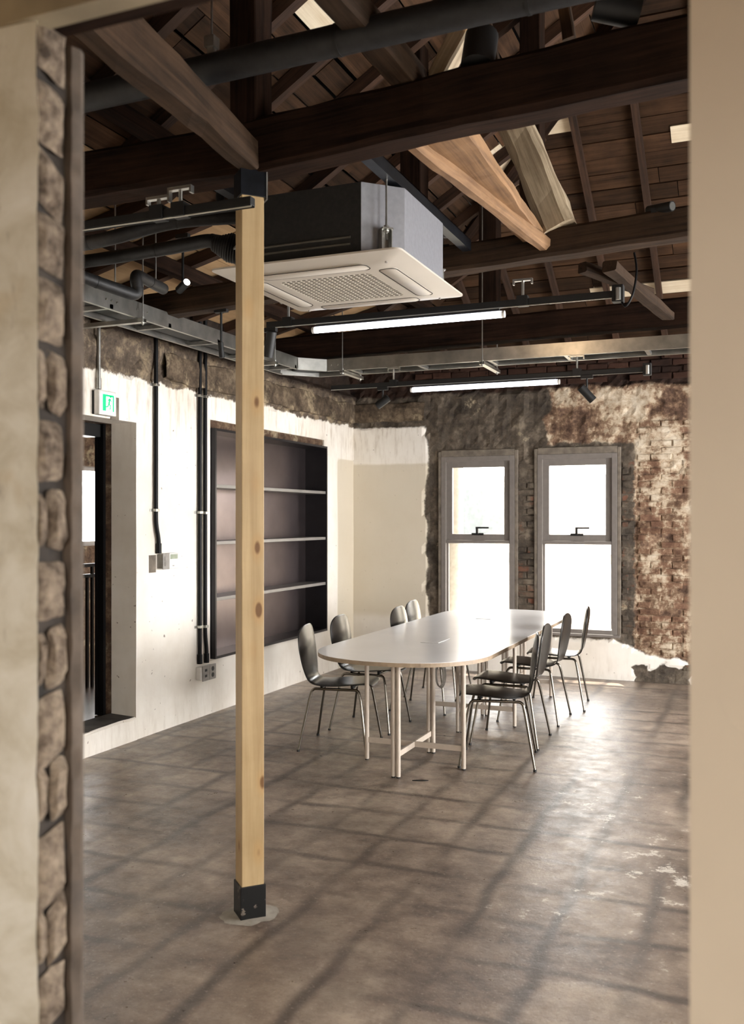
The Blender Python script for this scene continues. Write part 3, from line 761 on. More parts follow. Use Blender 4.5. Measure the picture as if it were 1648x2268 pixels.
# wall plate (concrete ring beam) along the two walls
wp = MB(); 
def ringbeam(name, us_, place, seed):
    V = []; F = []
    for u in us_:
        for (d, z) in ((.0, 2.66), (-.03, 2.665), (-.032, 2.80), (-.018, 2.86), (.0, 2.87)):
            dd = d+.010*fz(u, z, seed, 5)*(1 if d < 0 else 0); zz = z+.022*fz(u, z*3, seed, 3.5)
            V.append(place(u, dd, zz))
    for i in range(len(us_)-1):
        for k in range(4): F.append((i*5+k, i*5+k+1, i*5+5+k+1, i*5+5+k))
    return MB().add(V, F)
M['band'] = None
t = NT('raw_ring_beam'); p = t.pos(); c, n_ = rawc(t, p, '2a211a', '55493c', '7a6b58'); t.bump(n_, .7, .02); M['band'] = t.fin(c, .85, 0, .2)
ringbeam('trim_5', lin(6.0, YB, .04), lambda u, d, z: (XW-d, u, z), 3).obj('trim_5', M['band'], kind='structure')
ringbeam('trim_6', lin(XW, -3.36, .04), lambda u, d, z: (u, YB+d, z), 5).obj('trim_6', M['band'], kind='structure')

# ------------------------------------------------------------------ the pine post
PXc, PYc = -1.921, 3.343; PWD = .093
post0 = empty('timber_post', (PXc, PYc, 0), math.radians(46), label='new pine post with black steel shoes standing on the floor in front', cat='post')
h = PWD/2
m = MB().box(0, 2.83, -h, h, -h, h)
o = m.obj('shaft', M['pine'], post0, bevel=.003); o.rotation_euler = (0, -math.pi/2, 0); o.location = (0, 0, .07)
t = NT('chipped_black_steel'); o_ = t.ocoord(); c = t.mix(t.step(t.noise(o_, 30, 4, .6), .62, .66), sc('0a0a0b'), sc('6b6259')); M['shoe'] = t.fin(c, .45, .3)
e = h+.006
MB().box(-e, e, -e, e, .0, .132).obj('base_shoe', M['shoe'], post0, bevel=.002)
M['bracket'] = simple('blue_black_steel', '1b1e24', .4, .6, .3, 14)
MB().box(-e, e, -e, e, 2.895, 3.0).obj('top_bracket', M['bracket'], post0, bevel=.002)
MB().box(e, e+.006, -e-.004, e+.004, 2.885, 3.0).obj('bracket_flange', M['zinc_dark'], post0)
grout = MB(); V = [(0, 0, .006)]; n = 28
for i in range(n):
    a = 2*math.pi*i/n; r = .115+.02*fz(math.cos(a), math.sin(a), 0, 2); V.append((r*1.05*math.cos(a), r*.9*math.sin(a), .0005))
grout.add(V, [(0, 1+i, 1+(i+1) % n) for i in range(n)]).obj('grout_patch', simple('pale_grout', '9c9488', .8), post0)

# ------------------------------------------------------------------ duct and pipes
def along(pts, r, name, label, mat, cat='pipe', wrinkle=.03, n=20, extra=None, group=None):
    P = path(pts, .12, 8); Q = []
    for i in range(len(P)-1):
        k = max(1, int((P[i+1]-P[i]).length/.05)); Q += [P[i].lerp(P[i+1], j/k) for j in range(k)]
    Q.append(P[-1]); rs = [r*(1+wrinkle*fz(i*.35, r*50, 0, 1)) for i in range(len(Q))]
    root = empty(name, Q[0], label=label, cat=cat, group=group)
    m = MB().tube([q-Q[0] for q in Q], rs, n); m.obj('pipe_run', mat, root, smooth=True)
    for i in range(6, len(Q)-4, 13):
        d = (Q[i+1]-Q[i]).normalized(); MB().tube([Q[i]-Q[0]-d*.006, Q[i]-Q[0]+d*.006], r*1.045, n).obj('tape_wrap', M['black'], root, smooth=True)
    return root
dA = atY(165, 222, 2.95); dB = atY(1290, -34, 2.95)
along([dA+(dA-dB)*.5, dA, dB, dB+(dB-dA)*.6], .052, 'wrapped_duct', 'thick grey wrapped round duct crossing the top of the picture', M['insul'], 'duct', .01, 28)
g = atY(469, 95, 2.95)
rodm = MB().tube([(0, 0, 0), (0, 0, .55)], .004, 8); ro = empty('duct_hanger', g, label='threaded rod with clamp holding the thick round duct at the upper left', cat='hanger')
rodm.obj('rod', M['zinc_dark'], ro); MB().box(-.02, .02, -.02, .02, -.02, .02).box(-.012, .012, -.012, .012, -.06, -.02).obj('clamp', M['zinc_dark'], ro)
def P3(px, py, Y): return atY(px, py, Y)
acp = M['insul']
along([P3(90, 555, 3.9), P3(230, 532, 3.9), P3(390, 488, 4.0), P3(560, 478, 4.2), (-2.33, 4.28, 2.98)], .036, 'refrigerant_pipe', 'black insulated pipe reaching the air conditioner, upper of the pair', acp)
along([P3(90, 592, 4.3), P3(240, 572, 4.3), P3(400, 545, 4.3), P3(480, 528, 4.3), (-2.33, 4.42, 2.90)], .036, 'refrigerant_pipe', 'black insulated pipe reaching the air conditioner, lower of the pair', acp)
along([P3(120, 590, 4.0), P3(215, 625, 4.22), P3(308, 657, 4.48), P3(298, 606, 4.45), P3(362, 640, 4.85)], .034, 'refrigerant_pipe', 'black wrapped pipe with a sharp bend left above the cable tray', acp)
bent = bpy.data.objects['refrigerant_pipe.002']
for (px, py, Y) in ((255, 640, 4.35), (345, 632, 4.75)):
    q = P3(px, py, Y); MB().tube([(0, 0, 0), (0, 0, zL(q.x)-q.z-.005)], .0045, 8).obj('hanger_rod', M['zinc_dark'], bent, loc=q-bent.location)
# flexible bellows at the air conditioner
fx = empty('flexible_duct', (-2.36, 4.1, 2.92), label='crumpled black flexible hose left of the air conditioner behind the post', cat='hose')
pts = []; rs = []
A = P3(470, 540, 4.05)-Vector((-2.36, 4.1, 2.92)); B = Vector((.05, .05, .0))
for i in range(40):
    s = i/39; pts.append(A.lerp(B, s)); rs.append((.03+.04*min(1, s*3))+(.004 if i % 2 else 0))
MB().tube(pts, rs, 20).obj('bellows', M['black'], fx, smooth=True)
for (px, py, py2, Y, lab) in ((488, 395, 460, 3.9, 'short dark hose end hanging left of the post top'),):
    q = P3(px, py2, Y); o = empty('hose_end', q, label=lab, cat='hose'); MB().tube([(0, 0, 0), (0, 0, .14), (0, 0, .28)], [.022, .02, .012], 14).obj('hose', M['black'], o, smooth=True)

# ------------------------------------------------------------------ air conditioner
AX0, AX1, AY0, AY1, AZ = -2.392, -1.44, 3.79, 4.73, 2.738
acx, acy = (AX0+AX1)/2, (AY0+AY1)/2; HW = (AX1-AX0)/2
ac = empty('air_conditioner', (acx, acy, AZ), label='white ceiling cassette air conditioner hanging from black steel channels', cat='air conditioner')
def rrect(hx, hy, r, n=6):
    out = []
    for (sx, sy, a0) in ((1, 1, 0), (-1, 1, 90), (-1, -1, 180), (1, -1, 270)):
        for k in range(n+1):
            a = math.radians(a0+90*k/n); out.append((sx*(hx-r)+r*math.cos(a), sy*(hy-r)+r*math.sin(a)))
    return out
def loft(loops, mi=0, capb=True, capt=True):
    m = MB(); n = len(loops[0])
    for L in loops: m.v += [tuple(p) for p in L]
    for i in range(len(loops)-1):
        for k in range(n): m.f.append((i*n+k, i*n+(k+1) % n, (i+1)*n+(k+1) % n, (i+1)*n+k)); m.m.append(mi)
    if capb: m.f.append(tuple(reversed(range(n)))); m.m.append(mi)
    if capt: m.f.append(tuple(range((len(loops)-1)*n, len(loops)*n))); m.m.append(mi)
    return m
# face panel: outer rim slopes down to a flat inner face with grille opening
GH = .235
lo = [[(x, y, z) for x, y in rrect(hx, hx, r)] for hx, r, z in ((HW-.03, .02, .042), (HW, .035, .032), (HW, .035, .024), (HW-.11, .05, .004), (HW-.13, .05, .0), (GH+.02, .05, 0), (GH+.004, .045, 0), (GH, .045, .008), (GH-.002, .045, .03))]
loft(lo, capb=True, capt=True).obj('face_panel', M['ac_white'], ac, smooth=True)
MB().box(-GH, GH, -GH, GH, .0034, .0075).obj('grille_shade_sheet', M['ac_hole'], ac)  # dark sheet that paints in the shade behind the grille bars
gr = MB(); n = 17; st_ = 2*GH/n
for i in range(n+1):
    x = -GH+i*st_; gr.box(x-.003, x+.003, -GH, GH, .0005, .003)
for i in range(n+1):
    y = -GH+i*st_; gr.box(-GH, GH, y-.005, y+.005, .0003, .003)
gr.obj('grille', M['ac_white'], ac, kind='stuff')
# four outlet flaps, grooves around them
for k in range(4):
    f = MB(); f.v = []; pts = rrect(.27, .040, .03, 5)
    f = loft([[(x, y-.335, z) for x, y in [(a*s, b*s2) for a, b in pts]] for z, s, s2 in ((.006, 1, 1), (.000, 1, 1), (-.003, .985, .9))])
    o = f.obj('air_flap', M['ac_white'], ac, smooth=True); o.rotation_euler = (0, 0, k*math.pi/2)
    g2 = MB()
    Pn = [(x*1.012, (y)*1.09-.335) for x, y in pts]
    for i in range(len(Pn)):
        a = Pn[i]; b = Pn[(i+1) % len(Pn)]; g2.bar((a[0], a[1], -.0005), (b[0], b[1], -.0005), .0035, .002)
    o = g2.obj('flap_groove', M['ac_hole'], ac); o.rotation_euler = (0, 0, k*math.pi/2)
for sx, sy in ((-1, -1), (1, -1), (-1, 1), (1, 1)):
    MB().tube([(sx*.375, sy*.375, .004), (sx*.375, sy*.375, -.003)], .006, 10).obj('screw_cap', M['plastic_grey'], ac)
# body with clipped corners
b = .425; c_ = .15; top = .355
ring = [(b-c_, -b), (b, -b+c_), (b, b-c_), (b-c_, b), (-b+c_, b), (-b, b-c_), (-b, -b+c_), (-b+c_, -b)]
bd = loft([[(x, y, z) for x, y in ring] for z in (.035, top)])
o = bd.obj('casing', [M['ac_metal'], M['ac_black']], ac, bevel=.002)
o.data.polygons[7].material_index = 1; o.data.polygons[6].material_index = 1; o.data.polygons[5].material_index = 1  # front, left and the clipped corner between take the black material
for zz in (.085, .115):
    MB().tube([(-b+.2, -b-.004, zz), (b-.2, -b-.004, zz)], .006, 8).obj('casing_rib', M['rib'], ac, smooth=True)
for (ring_i) in ((b-.03, -b+c_+.0),):
    pass
# hanger rods and brackets on each clipped corner
k = .345+.02
for sx, sy in ((1, -1), (-1, -1), (1, 1), (-1, 1)):
    cx, cy = sx*(b-c_/2+.012), sy*(b-c_/2+.012); a = math.atan2(sy, sx)
    br = MB(); ux, uy = -math.sin(a), math.cos(a); nx, ny = math.cos(a), math.sin(a)
    def pt(u, v, z): return (cx+ux*u+nx*v, cy+uy*u+ny*v, z)
    def obx(u0, u1, v0, v1, z0, z1):
        br.add([pt(u0, v0, z0), pt(u1, v0, z0), pt(u1, v1, z0), pt(u0, v1, z0), pt(u0, v0, z1), pt(u1, v0, z1), pt(u1, v1, z1), pt(u0, v1, z1)],
               [(0, 3, 2, 1), (4, 5, 6, 7), (0, 1, 5, 4), (1, 2, 6, 5), (2, 3, 7, 6), (3, 0, 4, 7)])
    obx(-.025, .025, -.01, -.004, .04, .15); obx(-.025, -.021, -.004, .03, .04, .15); obx(.021, .025, -.004, .03, .04, .15); obx(-.025, .025, -.004, .04, .142, .150)
    bo = br.obj('hanger_bracket', M['zinc'], ac)
    MB().tube([pt(0, .02, .10), pt(0, .02, .40)], .005, 8).obj('threaded_rod', M['zinc_dark'], ac)
    for z_ in (.150, .128): MB().tube([pt(0, .02, z_), pt(0, .02, z_+.012)], .012, 6).obj('nut', M['zinc'], bo)
# steel channels that carry it
for i, x in enumerate((acx+b-c_/2+.03, acx-b+c_/2-.03)):
    ch = MB(); z0 = AZ+.345; H_ = .06
    ch.box(-.025, .025, 3.485, 5.10, 0, .006); ch.box(-.025, -.019, 3.485, 5.10, .006, H_); ch.box(.019, .025, 3.485, 5.10, .006, H_)
    ch.box(-.025, .025, 3.485, 5.10, H_-.004, H_)
    ch.obj('steel_channel', M['bracket'], label=('black steel channel above the right edge of the air conditioner', 'black steel channel above the left edge of the air conditioner')[i], cat='channel', loc=(x, 0, 3.105))

# ------------------------------------------------------------------ cable tray
tr = empty('cable_tray', (-3.7, 7.4, 2.85), label='long galvanised cable tray turning the corner under the roof', cat='cable tray')
NX, FX = -3.585, -3.86      # near and far rail X (run along the left wall)
NY, FY = 7.22, 7.50         # near and far rail Y (run along the back)
def loc(p): return (p[0]+3.7, p[1]-7.4, p[2]-2.85)
TZ0, TZ1 = 2.85, 2.95
def rail(pts, lip, name):
    m = MB()
    for i in range(len(pts)-1):
        a = Vector((*pts[i], 0)); b2 = Vector((*pts[i+1], 0)); t2 = (b2-a).normalized(); nv = Vector((-t2.y, t2.x, 0))*lip
        for (z, th, w0) in (((TZ0+TZ1)/2, TZ1-TZ0, 0),):
            p = [a, b2]
            m.add([loc((q.x, q.y, zz)) for q in p for zz in (TZ0, TZ1)], [(0, 2, 3, 1)])
            m.add([loc(((q+nv*o_).x, (q+nv*o_).y, TZ0)) for q in p for o_ in (0, 1)], [(0, 1, 3, 2)])
            m.add([loc(((q+nv*o_).x, (q+nv*o_).y, TZ1)) for q in p for o_ in (0, 1)], [(0, 1, 3, 2)])
            m.add([loc(((q+nv).x, (q+nv).y, zz)) for q in p for zz in (TZ0, TZ0+.012)], [(0, 2, 3, 1)])
    return m.obj(name, M['zinc'], tr)
rail([(NX, 1.45), (NX, 4.6)], .022, 'side_rail'); rail([(NX, 4.6), (NX, NY-.18), (NX+.18, NY), (3.1, NY)], .022, 'side_rail')
rail([(FX, 1.45), (FX, FY-.25), (FX+.25, FY), (3.1, FY)], -.022, 'side_rail')
y = 1.6
while y < 7.3:
    MB().box(FX+3.7, NX+3.7, y-.015-7.4, y+.015-7.4, .004, .03).obj('rung', M['zinc_dark'], tr); y += .6
x = -3.2
while x < 3:
    MB().box(x-.015+3.7, x+.015+3.7, NY-7.4, FY-7.4, .004, .03).obj('rung', M['zinc_dark'], tr); x += .6
cb = MB().box(FX+.04+3.7, NX-.05+3.7, 1.5-7.4, NY-.1-7.4, .032, .055).box(FX+.1+3.7, 3.0+3.7, NY+.05-7.4, FY-.04-7.4, .032, .055)
cb.obj('cable_bundle', M['black'], tr)
for (px, py, Y) in ((668, 816, NY-.10),):
    pass
for (x, y, rz) in ((NX+.004, 4.6, 0), (NX+.004, 4.9, 0)):
    for k in range(3): MB().tube([loc((x, y-.05+k*.05, 2.9)), loc((x+.006, y-.05+k*.05, 2.9))], .007, 8).obj('bolt', M['zinc'], tr)
MB().add([loc(p) for p in ((NX+.004, NY-.185, 2.86), (NX+.184, NY-.005, 2.86), (NX+.184, NY-.005, 2.94), (NX+.004, NY-.185, 2.94))], [(0, 1, 2, 3)]).obj('elbow_plate', M['zinc'], tr)
for k in range(4): MB().tube([loc((NX+.22+k*.06, NY-.002, 2.9)), loc((NX+.22+k*.06, NY-.008, 2.9))], .008, 8).obj('bolt', M['zinc'], tr)
# strut hangers: short channel under the tray and two rods
def tray_hanger(c0, c1, label, rods):
    c0 = Vector(c0); c1 = Vector(c1)
    r = empty('tray_hanger', c0, label=label, cat='hanger', group=None)
    m = MB(); d = (c1-c0); t2 = d.normalized(); nv = Vector((-t2.y, t2.x, 0))
    m.bar((0, 0, -.012), d+Vector((0, 0, -.012)), .041, .004); 
    for s in (-1, 1): m.bar(nv*.0185*s, d+nv*.0185*s, .003, .022)
    m.obj('strut_channel', M['zinc'], r)
    for s, L in rods:
        q = d*s; MB().tube([(q.x, q.y, -.03), (q.x, q.y, L)], .0045, 8).obj('threaded_rod', M['zinc_dark'], r)
        MB().tube([(q.x, q.y, -.022), (q.x, q.y, -.014)], .011, 6).obj('nut', M['zinc'], r); MB().tube([(q.x, q.y, .012), (q.x, q.y, .022)], .011, 6).obj('nut', M['zinc'], r)
tray_hanger((NX+.04, 4.87, 2.835), (FX-.32, 4.87, 2.835), 'channel bracket with rod under the left part of the cable tray', ((.02, .60),))
tray_hanger((NX+.04, 6.6, 2.835), (FX-.05, 6.6, 2.835), 'channel bracket under the cable tray just left of the pine post', ((.05, .3),))
a = atZ(757, 822, 2.835); tray_hanger(a, (a.x, a.y+.42, 2.835), 'channel bracket with two rods at the left end of the back tray run', ((.03, .50), (.93, .5)))
a = atZ(1067, 803, 2.835); tray_hanger(a, (a.x, a.y+.50, 2.835), 'channel bracket with two long rods in the middle of the back tray run', ((.03, 1.45), (.93, 1.3)))
print('tray', a)

# ------------------------------------------------------------------ lighting tracks
def track(name, x0, x1, Y, Z, label, clamps, endbox=None):
    r = empty(name, (x0, Y, Z), label=label, cat='light track')
    m = MB(); m.box(0, x1-x0, -.018, .018, 0, .032); m.box(0, x1-x0, -.018, -.012, -.004, 0); m.box(0, x1-x0, .012, .018, -.004, 0); m.obj('rail', M['black'], r, bevel=.002)
    MB().tube([(0, -.012, -.005), (x1-x0, -.012, -.005)], .004, 6).obj('conductor_strip', M['zinc'], r)
    for (cx, h_) in clamps:
        x = cx-x0
        MB().box(x-.03, x+.03, -.026, .026, -.006, .05).obj('rail_clip', M['black'], r)
        MB().tube([(x, 0, .05), (x, 0, h_)], .008, 8).obj('clamp_stem', M['zinc'], r)
        MB().box(x-.055, x+.055, -.012, .012, h_-.012, h_).box(x-.055, x-.047, -.012, .012, h_-.03, h_-.012).box(x+.047, x+.055, -.012, .012, h_-.03, h_-.012).obj('beam_clamp', M['zinc'], r)
    if endbox:
        x = x1-x0; MB().box(x-.05, x+.01, -.03, .03, -.03, .06).obj('feed_box', M['black'], r, bevel=.004)
        MB().tube([(x-.015, -.036, -.025), (x-.015, -.036, .04)], .014, 12).obj('cable_gland', M['zinc'], r)
    return r
T1Y, T1Z, T2Y, T2Z, T3Y, T3Z = 5.04, 2.765, 7.24, 2.655, 3.16, 2.80
xa = lambda px, Y: atY(px, 800, Y).x
track('light_track', xa(575, T1Y), xa(1372, T1Y), T1Y+.1, T1Z+.0185, 'black light track under the second tie beam holding the near tube', ((xa(1158, T1Y+.1), .145), (xa(622, T1Y), .17)), True)
track('light_track', xa(735, T2Y), xa(1440, T2Y), T2Y, T2Z+.0405, 'black light track near the back wall holding the far tube', ((xa(872, T2Y), .155), (xa(1278, T2Y), .155)), True)
track('light_track', -3.4, xa(560, T3Y), T3Y, T3Z, 'black light track below the near tie beam left of the pine post', ((xa(400, T3Y), .115), (xa(352, T3Y), .09)))
cq = atY(1372, 655, T1Y+.1)
cpts = [cq, atY(1385, 678, 5.12), atY(1402, 650, 5.12), atY(1410, 600, 5.14), atY(1405, 560, 5.16)]
MBc = MB(); L = []
for i in range(41):
    s = i/40*4; k = min(3, int(s)); f_ = s-k; A, B = cpts[k], cpts[k+1]
    p_1 = cpts[max(0, k-1)]; p_2 = cpts[min(4, k+2)]
    L.append(.5*((2*A)+(B-p_1)*f_+(2*p_1-5*A+4*B-p_2)*f_**2+(3*A-p_1-3*B+p_2)*f_**3))
MBc.tube([q-cq for q in L], .006, 8).obj('power_cable', M['conduit'], label='grey cable looping from the near track end up to the beam', cat='cable', loc=cq, smooth=True)
def tube_light(x0, x1, Y, Z, label, power):
    r = empty('tube_light', (x0, Y, Z), label=label, cat='light', group=None)
    Lh = x1-x0
    MB().tube([(.015, 0, 0), (Lh-.015, 0, 0)], .019, 18).obj('lamp_tube', M['led'], r, smooth=True)
    MB().tube([(0, 0, 0), (.016, 0, 0)], .0195, 18).obj('end_cap', M['plastic_white'], r, smooth=True)
    MB().tube([(Lh-.016, 0, 0), (Lh, 0, 0)], .0195, 18).obj('end_cap', M['plastic_white'], r, smooth=True)
    MB().box(.03, Lh-.03, -.012, .012, .019, .036).obj('spine', M['black'], r)
tube_light(xa(676, T1Y), xa(1108, T1Y), T1Y+.1-.0, T1Z-.022+.0, 'bright white tube light nearest, below the air conditioner', 0)
tube_light(xa(910, T2Y), xa(1240, T2Y), T2Y, T2Z, 'bright white tube light farther back, above the windows', 0)
def spotlight(pos, direc, label, lit=False, r=.032, L=.13, power=0, color=(1, .68, .40), ang=60, zm=None):
    pos = Vector(pos); d = Vector(direc).normalized(); root = empty('spotlight', pos, label=label, cat='spotlight')
    MB().tube([d*(-L/2), d*(-L/2+.004), d*(L/2)], [r*.8, r, r], 20, caps=True).obj('lamp_head', M['black'], root, smooth=True)
    MB().tube([d*(L/2-.003), d*(L/2+.001)], r*.82, 20).obj('lens', lit if isinstance(lit, bpy.types.Material) else M['lens'] if lit else M['black_steel'], root)
    if zm is not None:
        h_ = zm-pos.z; s_ = 1 if h_ > 0 else -1
        MB().tube([(0, 0, 0), (0, 0, h_)], .008, 10).box(-.045, .045, -.016, .016, min(h_, h_-s_*.025), max(h_, h_-s_*.025)).obj('track_mount', M['black'], root)
    if power: lamp('spot_beam', 'SPOT', pos+d*(L/2+.01), power, color, .02, direction=d, spot=math.radians(ang), blend=.7)
    return root
R1, R2, R3 = T1Z+.015, T2Z+.036, T3Z-.004
def onY(px, py, Y): return atY(px, py, Y)
spotlight(onY(598, 762, 5.14), (-.25, .15, -.95), 'black spotlight under the near track just right of the pine post', L=.16, zm=R1)
spotlight(onY(848, 890, T2Y), (-.8, -.1, -.55), 'small black spotlight left of the far tube, aimed left', L=.12, zm=R2)
spotlight(onY(1300, 872, T2Y), (.65, .25, -.75), 'small black spotlight right of the far tube, aimed down', L=.14, zm=R2)
q = onY(405, 634, 5.0); spotlight(q, (.9, -.55, .25), 'lit spotlight with white lens in front of the left ceiling panels', True, .026, .12, zm=zL(q.x)-.09)
q = onY(1462, 462, 5.14); spotlight(q, (.75, -.5, -.1), 'black spotlight with shining lens on the second tie beam at the right', M['zinc'], .026, .16, zm=3.23)
q = onY(1366, 22, 3.36); spotlight(q, (.95, .3, -.25), 'black spotlight at the very top right above the big tie beam', r=.05, L=.16, zm=3.42)
q = onY(1062, 134, 3.37); q.z = 3.325; spotlight(q, (0.03, 0.35, 1), 'large black cylinder uplight standing on the big tie beam', r=.062, L=.15, power=8, ang=120)
spotlight(onY(490, 775, 5.24), (.05, .1, -1), 'small black spotlight above the tray left of the pine post', r=.018, L=.10, zm=2.955)
spotlight((-1.72, 5.22, 3.26), (.25, .95, .25), 'small black uplight added on the second tie beam to light the roof', r=.028, L=.09, power=14, ang=120, zm=3.165)  # made-up fixture that brightens the roof behind the beam
spotlight((-3.3, 3.16, 2.96), (-.1, .6, .5), 'small black uplight added on the track under the near tie beam to light the roof', r=.028, L=.09, power=5, ang=120, zm=T3Z+.03)  # added lamp to lift the left roof slope, no such fixture known

# ------------------------------------------------------------------ conduits, switches, exit sign
def yL(px): r_ = ray(px, HZ); return r_.y*(XW/r_.x)
def zLw(px, py): return atX(px, py, XW).z
def conduit(px, pytop, pybot, r, label, mat, clips=(), bend=None, joint=None):
    y = yL(px)+.0; zt = zLw(px, pytop); zb = zLw(px, pybot); rt = empty('conduit', (XW+.022, y, zb), label=label, cat='conduit')
    pts = [(0, 0, zt-zb+.3), (0, 0, .22), (0, bend or 0, .10), (0, bend or 0, 0)] if bend else [(0, 0, zt-zb+.3), (0, 0, 0)]
    MB().tube(path(pts, .06), r, 14).obj('pipe', mat, rt, smooth=True)
    if joint: MB().tube([(0, bend or 0, 0), (0, bend or 0, .075)], r*1.3, 14).obj('coupling', mat, rt, smooth=True)
    for cy in clips:
        z = zLw(px, cy)-zb
        MB().box(-.02, r+.003, -r-.004, r+.004, z-.010, z+.010).box(-.02, -.014, -r-.03, r+.006, z-.010, z+.010).obj('pipe_clip', M['zinc'], rt, bevel=.002)
conduit(340, 745, 1226, .0165, 'black wall conduit dropping to the light switch', M['conduit'], (853, 1130), .035, True)
conduit(437.5, 765, 1470, .0165, 'black wall conduit, left of the pair down to the outlets', M['conduit'], (877, 1135, 1388), .0, True)
conduit(449.5, 768, 1468, .0165, 'black wall conduit, right of the pair down to the outlets', M['conduit'], (879, 1136, 1387), .02, True)
conduit(213, 720, 862, .013, 'short grey steel conduit above the exit sign', M['zinc_dark'], (), None, True)
# exit sign
ey0, ey1 = yL(207)-.02, yL(245)-.02; ez0, ez1 = zLw(222, 921), zLw(222, 867)
es = empty('exit_sign', (XW, ey0, ez0), label='green and white lit exit sign over the side doorway', cat='sign')
W_ = ey1-ey0; H_ = ez1-ez0
MB().box(.0, .02, .005, W_-.005, .005, H_-.005).obj('back_box', M['black'], es); MB().box(.02, .065, 0, W_, 0, H_).obj('housing', M['plastic_white'], es, bevel=.006)
MB().box(.066, .068, .02, W_-.02, .018, H_-.016).obj('lit_panel', M['sign_white'], es)
g = MB(); x = .0685; a0, a1, b0, b1 = .03, W_-.03, .028, H_-.026
def gq(y0, y1, z0, z1): g.add([(x, y0, z0), (x, y1, z0), (x, y1, z1), (x, y0, z1)], [(0, 1, 2, 3)])
aw = a1-a0; bh = b1-b0
gq(a0, a0+aw*.22, b0, b1); gq(a0+aw*.22, a1, b1-bh*.12, b1); gq(a0+aw*.88, a1, b0, b1-bh*.12); gq(a0+aw*.22, a0+aw*.30, b0, b1-bh*.12)
# running figure in green
cx, cz = a0+aw*.58, b0+bh*.5
g.add([(x, cx+.014+.009*math.cos(i*math.pi/5), cz+.045+.009*math.sin(i*math.pi/5)) for i in range(10)], [tuple(range(10))])
def limb(y0, z0, y1, z1, w):
    d = Vector((y1-y0, z1-z0)).normalized(); nn = Vector((-d.y, d.x))*w/2
    g.add([(x, y0+nn.x, z0+nn.y), (x, y1+nn.x, z1+nn.y), (x, y1-nn.x, z1-nn.y), (x, y0-nn.x, z0-nn.y)], [(0, 1, 2, 3)])
limb(cx+.008, cz+.032, cx-.004, cz-.004, .016); limb(cx-.004, cz-.004, cx+.014, cz-.022, .010); limb(cx+.014, cz-.022, cx+.006, cz-.045, .009)
limb(cx-.004, cz-.004, cx-.016, cz-.026, .010); limb(cx-.016, cz-.026, cx-.034, cz-.028, .008); limb(cx+.008, cz+.028, cx+.026, cz+.010, .007); limb(cx+.008, cz+.028, cx-.018, cz+.016, .007)
g.obj('pictogram', M['sign_green'], es)
pa = MB().box(0, .006, 0, .09, 0, .16); pa.obj('cover_plate', M['cement'], label='grey cement coloured patch beside the exit sign', cat='plate', loc=(XW, yL(244), zLw(250, 930)))
# switch and thermostat
sy, sz = yL(347), zLw(352, 1261)
sw = empty('light_switch', (XW, sy, sz), label='grey two-gang wall switch at the foot of the single conduit', cat='switch')
MB().box(0, .05, -.0, .085, .005, .115).obj('back_box', M['zinc_dark'], sw, bevel=.006); MB().box(.05, .058, .0, .085, 0, .122).obj('face_plate', M['plastic_grey'], sw, bevel=.003)
MB().box(.058, .062, .022, .062, .025, .060).obj('rocker', M['plastic_grey'], sw, bevel=.001); MB().box(.058, .062, .022, .062, .063, .098).obj('rocker', M['plastic_grey'], sw, bevel=.001)
th = empty('thermostat', (XW, sy+.10, sz+.0), label='white thermostat with small screen beside the wall switch', cat='thermostat')
MB().box(0, .04, 0, .13, .0, .12).obj('case', M['plastic_white'], th, bevel=.004); MB().box(.04, .0415, .02, .115, .075, .11).obj('screen', simple('grey_green_screen', '7d8a78', .25), th)
MB().box(.04, .042, .05, .07, .02, .026).obj('button', M['plastic_grey'], th)
MB().box(0, .004, 0, .085, 0, .13).obj('old_box_mark', M['cement'], label='square of bare cement left of the wall switch', cat='patch', loc=(XW, sy-.10, sz-.02))
# outlets
oy, oz = yL(433), zLw(450, 1505)
ou = empty('wall_socket', (XW, oy, oz), label='grey double socket box at the foot of the conduit pair', cat='socket')
MB().box(0, .05, .0, .20, .01, .115).obj('back_box', M['plastic_white'], ou, bevel=.008)
MB().box(.05, .058, .02, .115, 0, .122).obj('data_plate', M['plastic_grey'], ou, bevel=.002); MB().box(.05, .058, .117, .215, 0, .122).obj('socket_plate', M['plastic_grey'], ou, bevel=.002)
for z in (.03, .075): MB().box(.058, .0595, .05, .08, z, z+.02).obj('data_port', M['black'], ou)
for z in (.036, .086): MB().tube([(.0575, .166, z), (.0595, .166, z)], .019, 18).obj('socket_hole', M['black'], ou)

# ------------------------------------------------------------------ recessed shelf
sh = empty('bookshelf', (XW, SY0, SZ0), label='empty charcoal steel bookshelf recessed in the white wall', cat='bookshelf')
SW, SH, DP = SY1-SY0-.01, 1.90, .20; T_ = .012; PR = .045
MB().box(-DP, PR, 0.01, .03, 0, SH).obj('side_panel', M['shelf_steel'], sh); MB().box(-DP, PR, SW-.02, SW, 0, SH).obj('side_panel', M['shelf_steel'], sh)
MB().box(-DP, PR, .03, SW-.02, SH-.02, SH).obj('top_panel', M['shelf_steel'], sh); MB().box(-DP, PR, .03, SW-.02, 0, .022).obj('bottom_panel', M['shelf_steel'], sh)
MB().box(-DP-.008, -DP, .01, SW, 0, SH).obj('back_panel', M['shelf_back'], sh)
for z in (.475, .94, 1.41):
    MB().box(-DP, PR-.012, .03, SW-.02, z, z+.028).obj('shelf', M['shelf_board'], sh, bevel=.001)
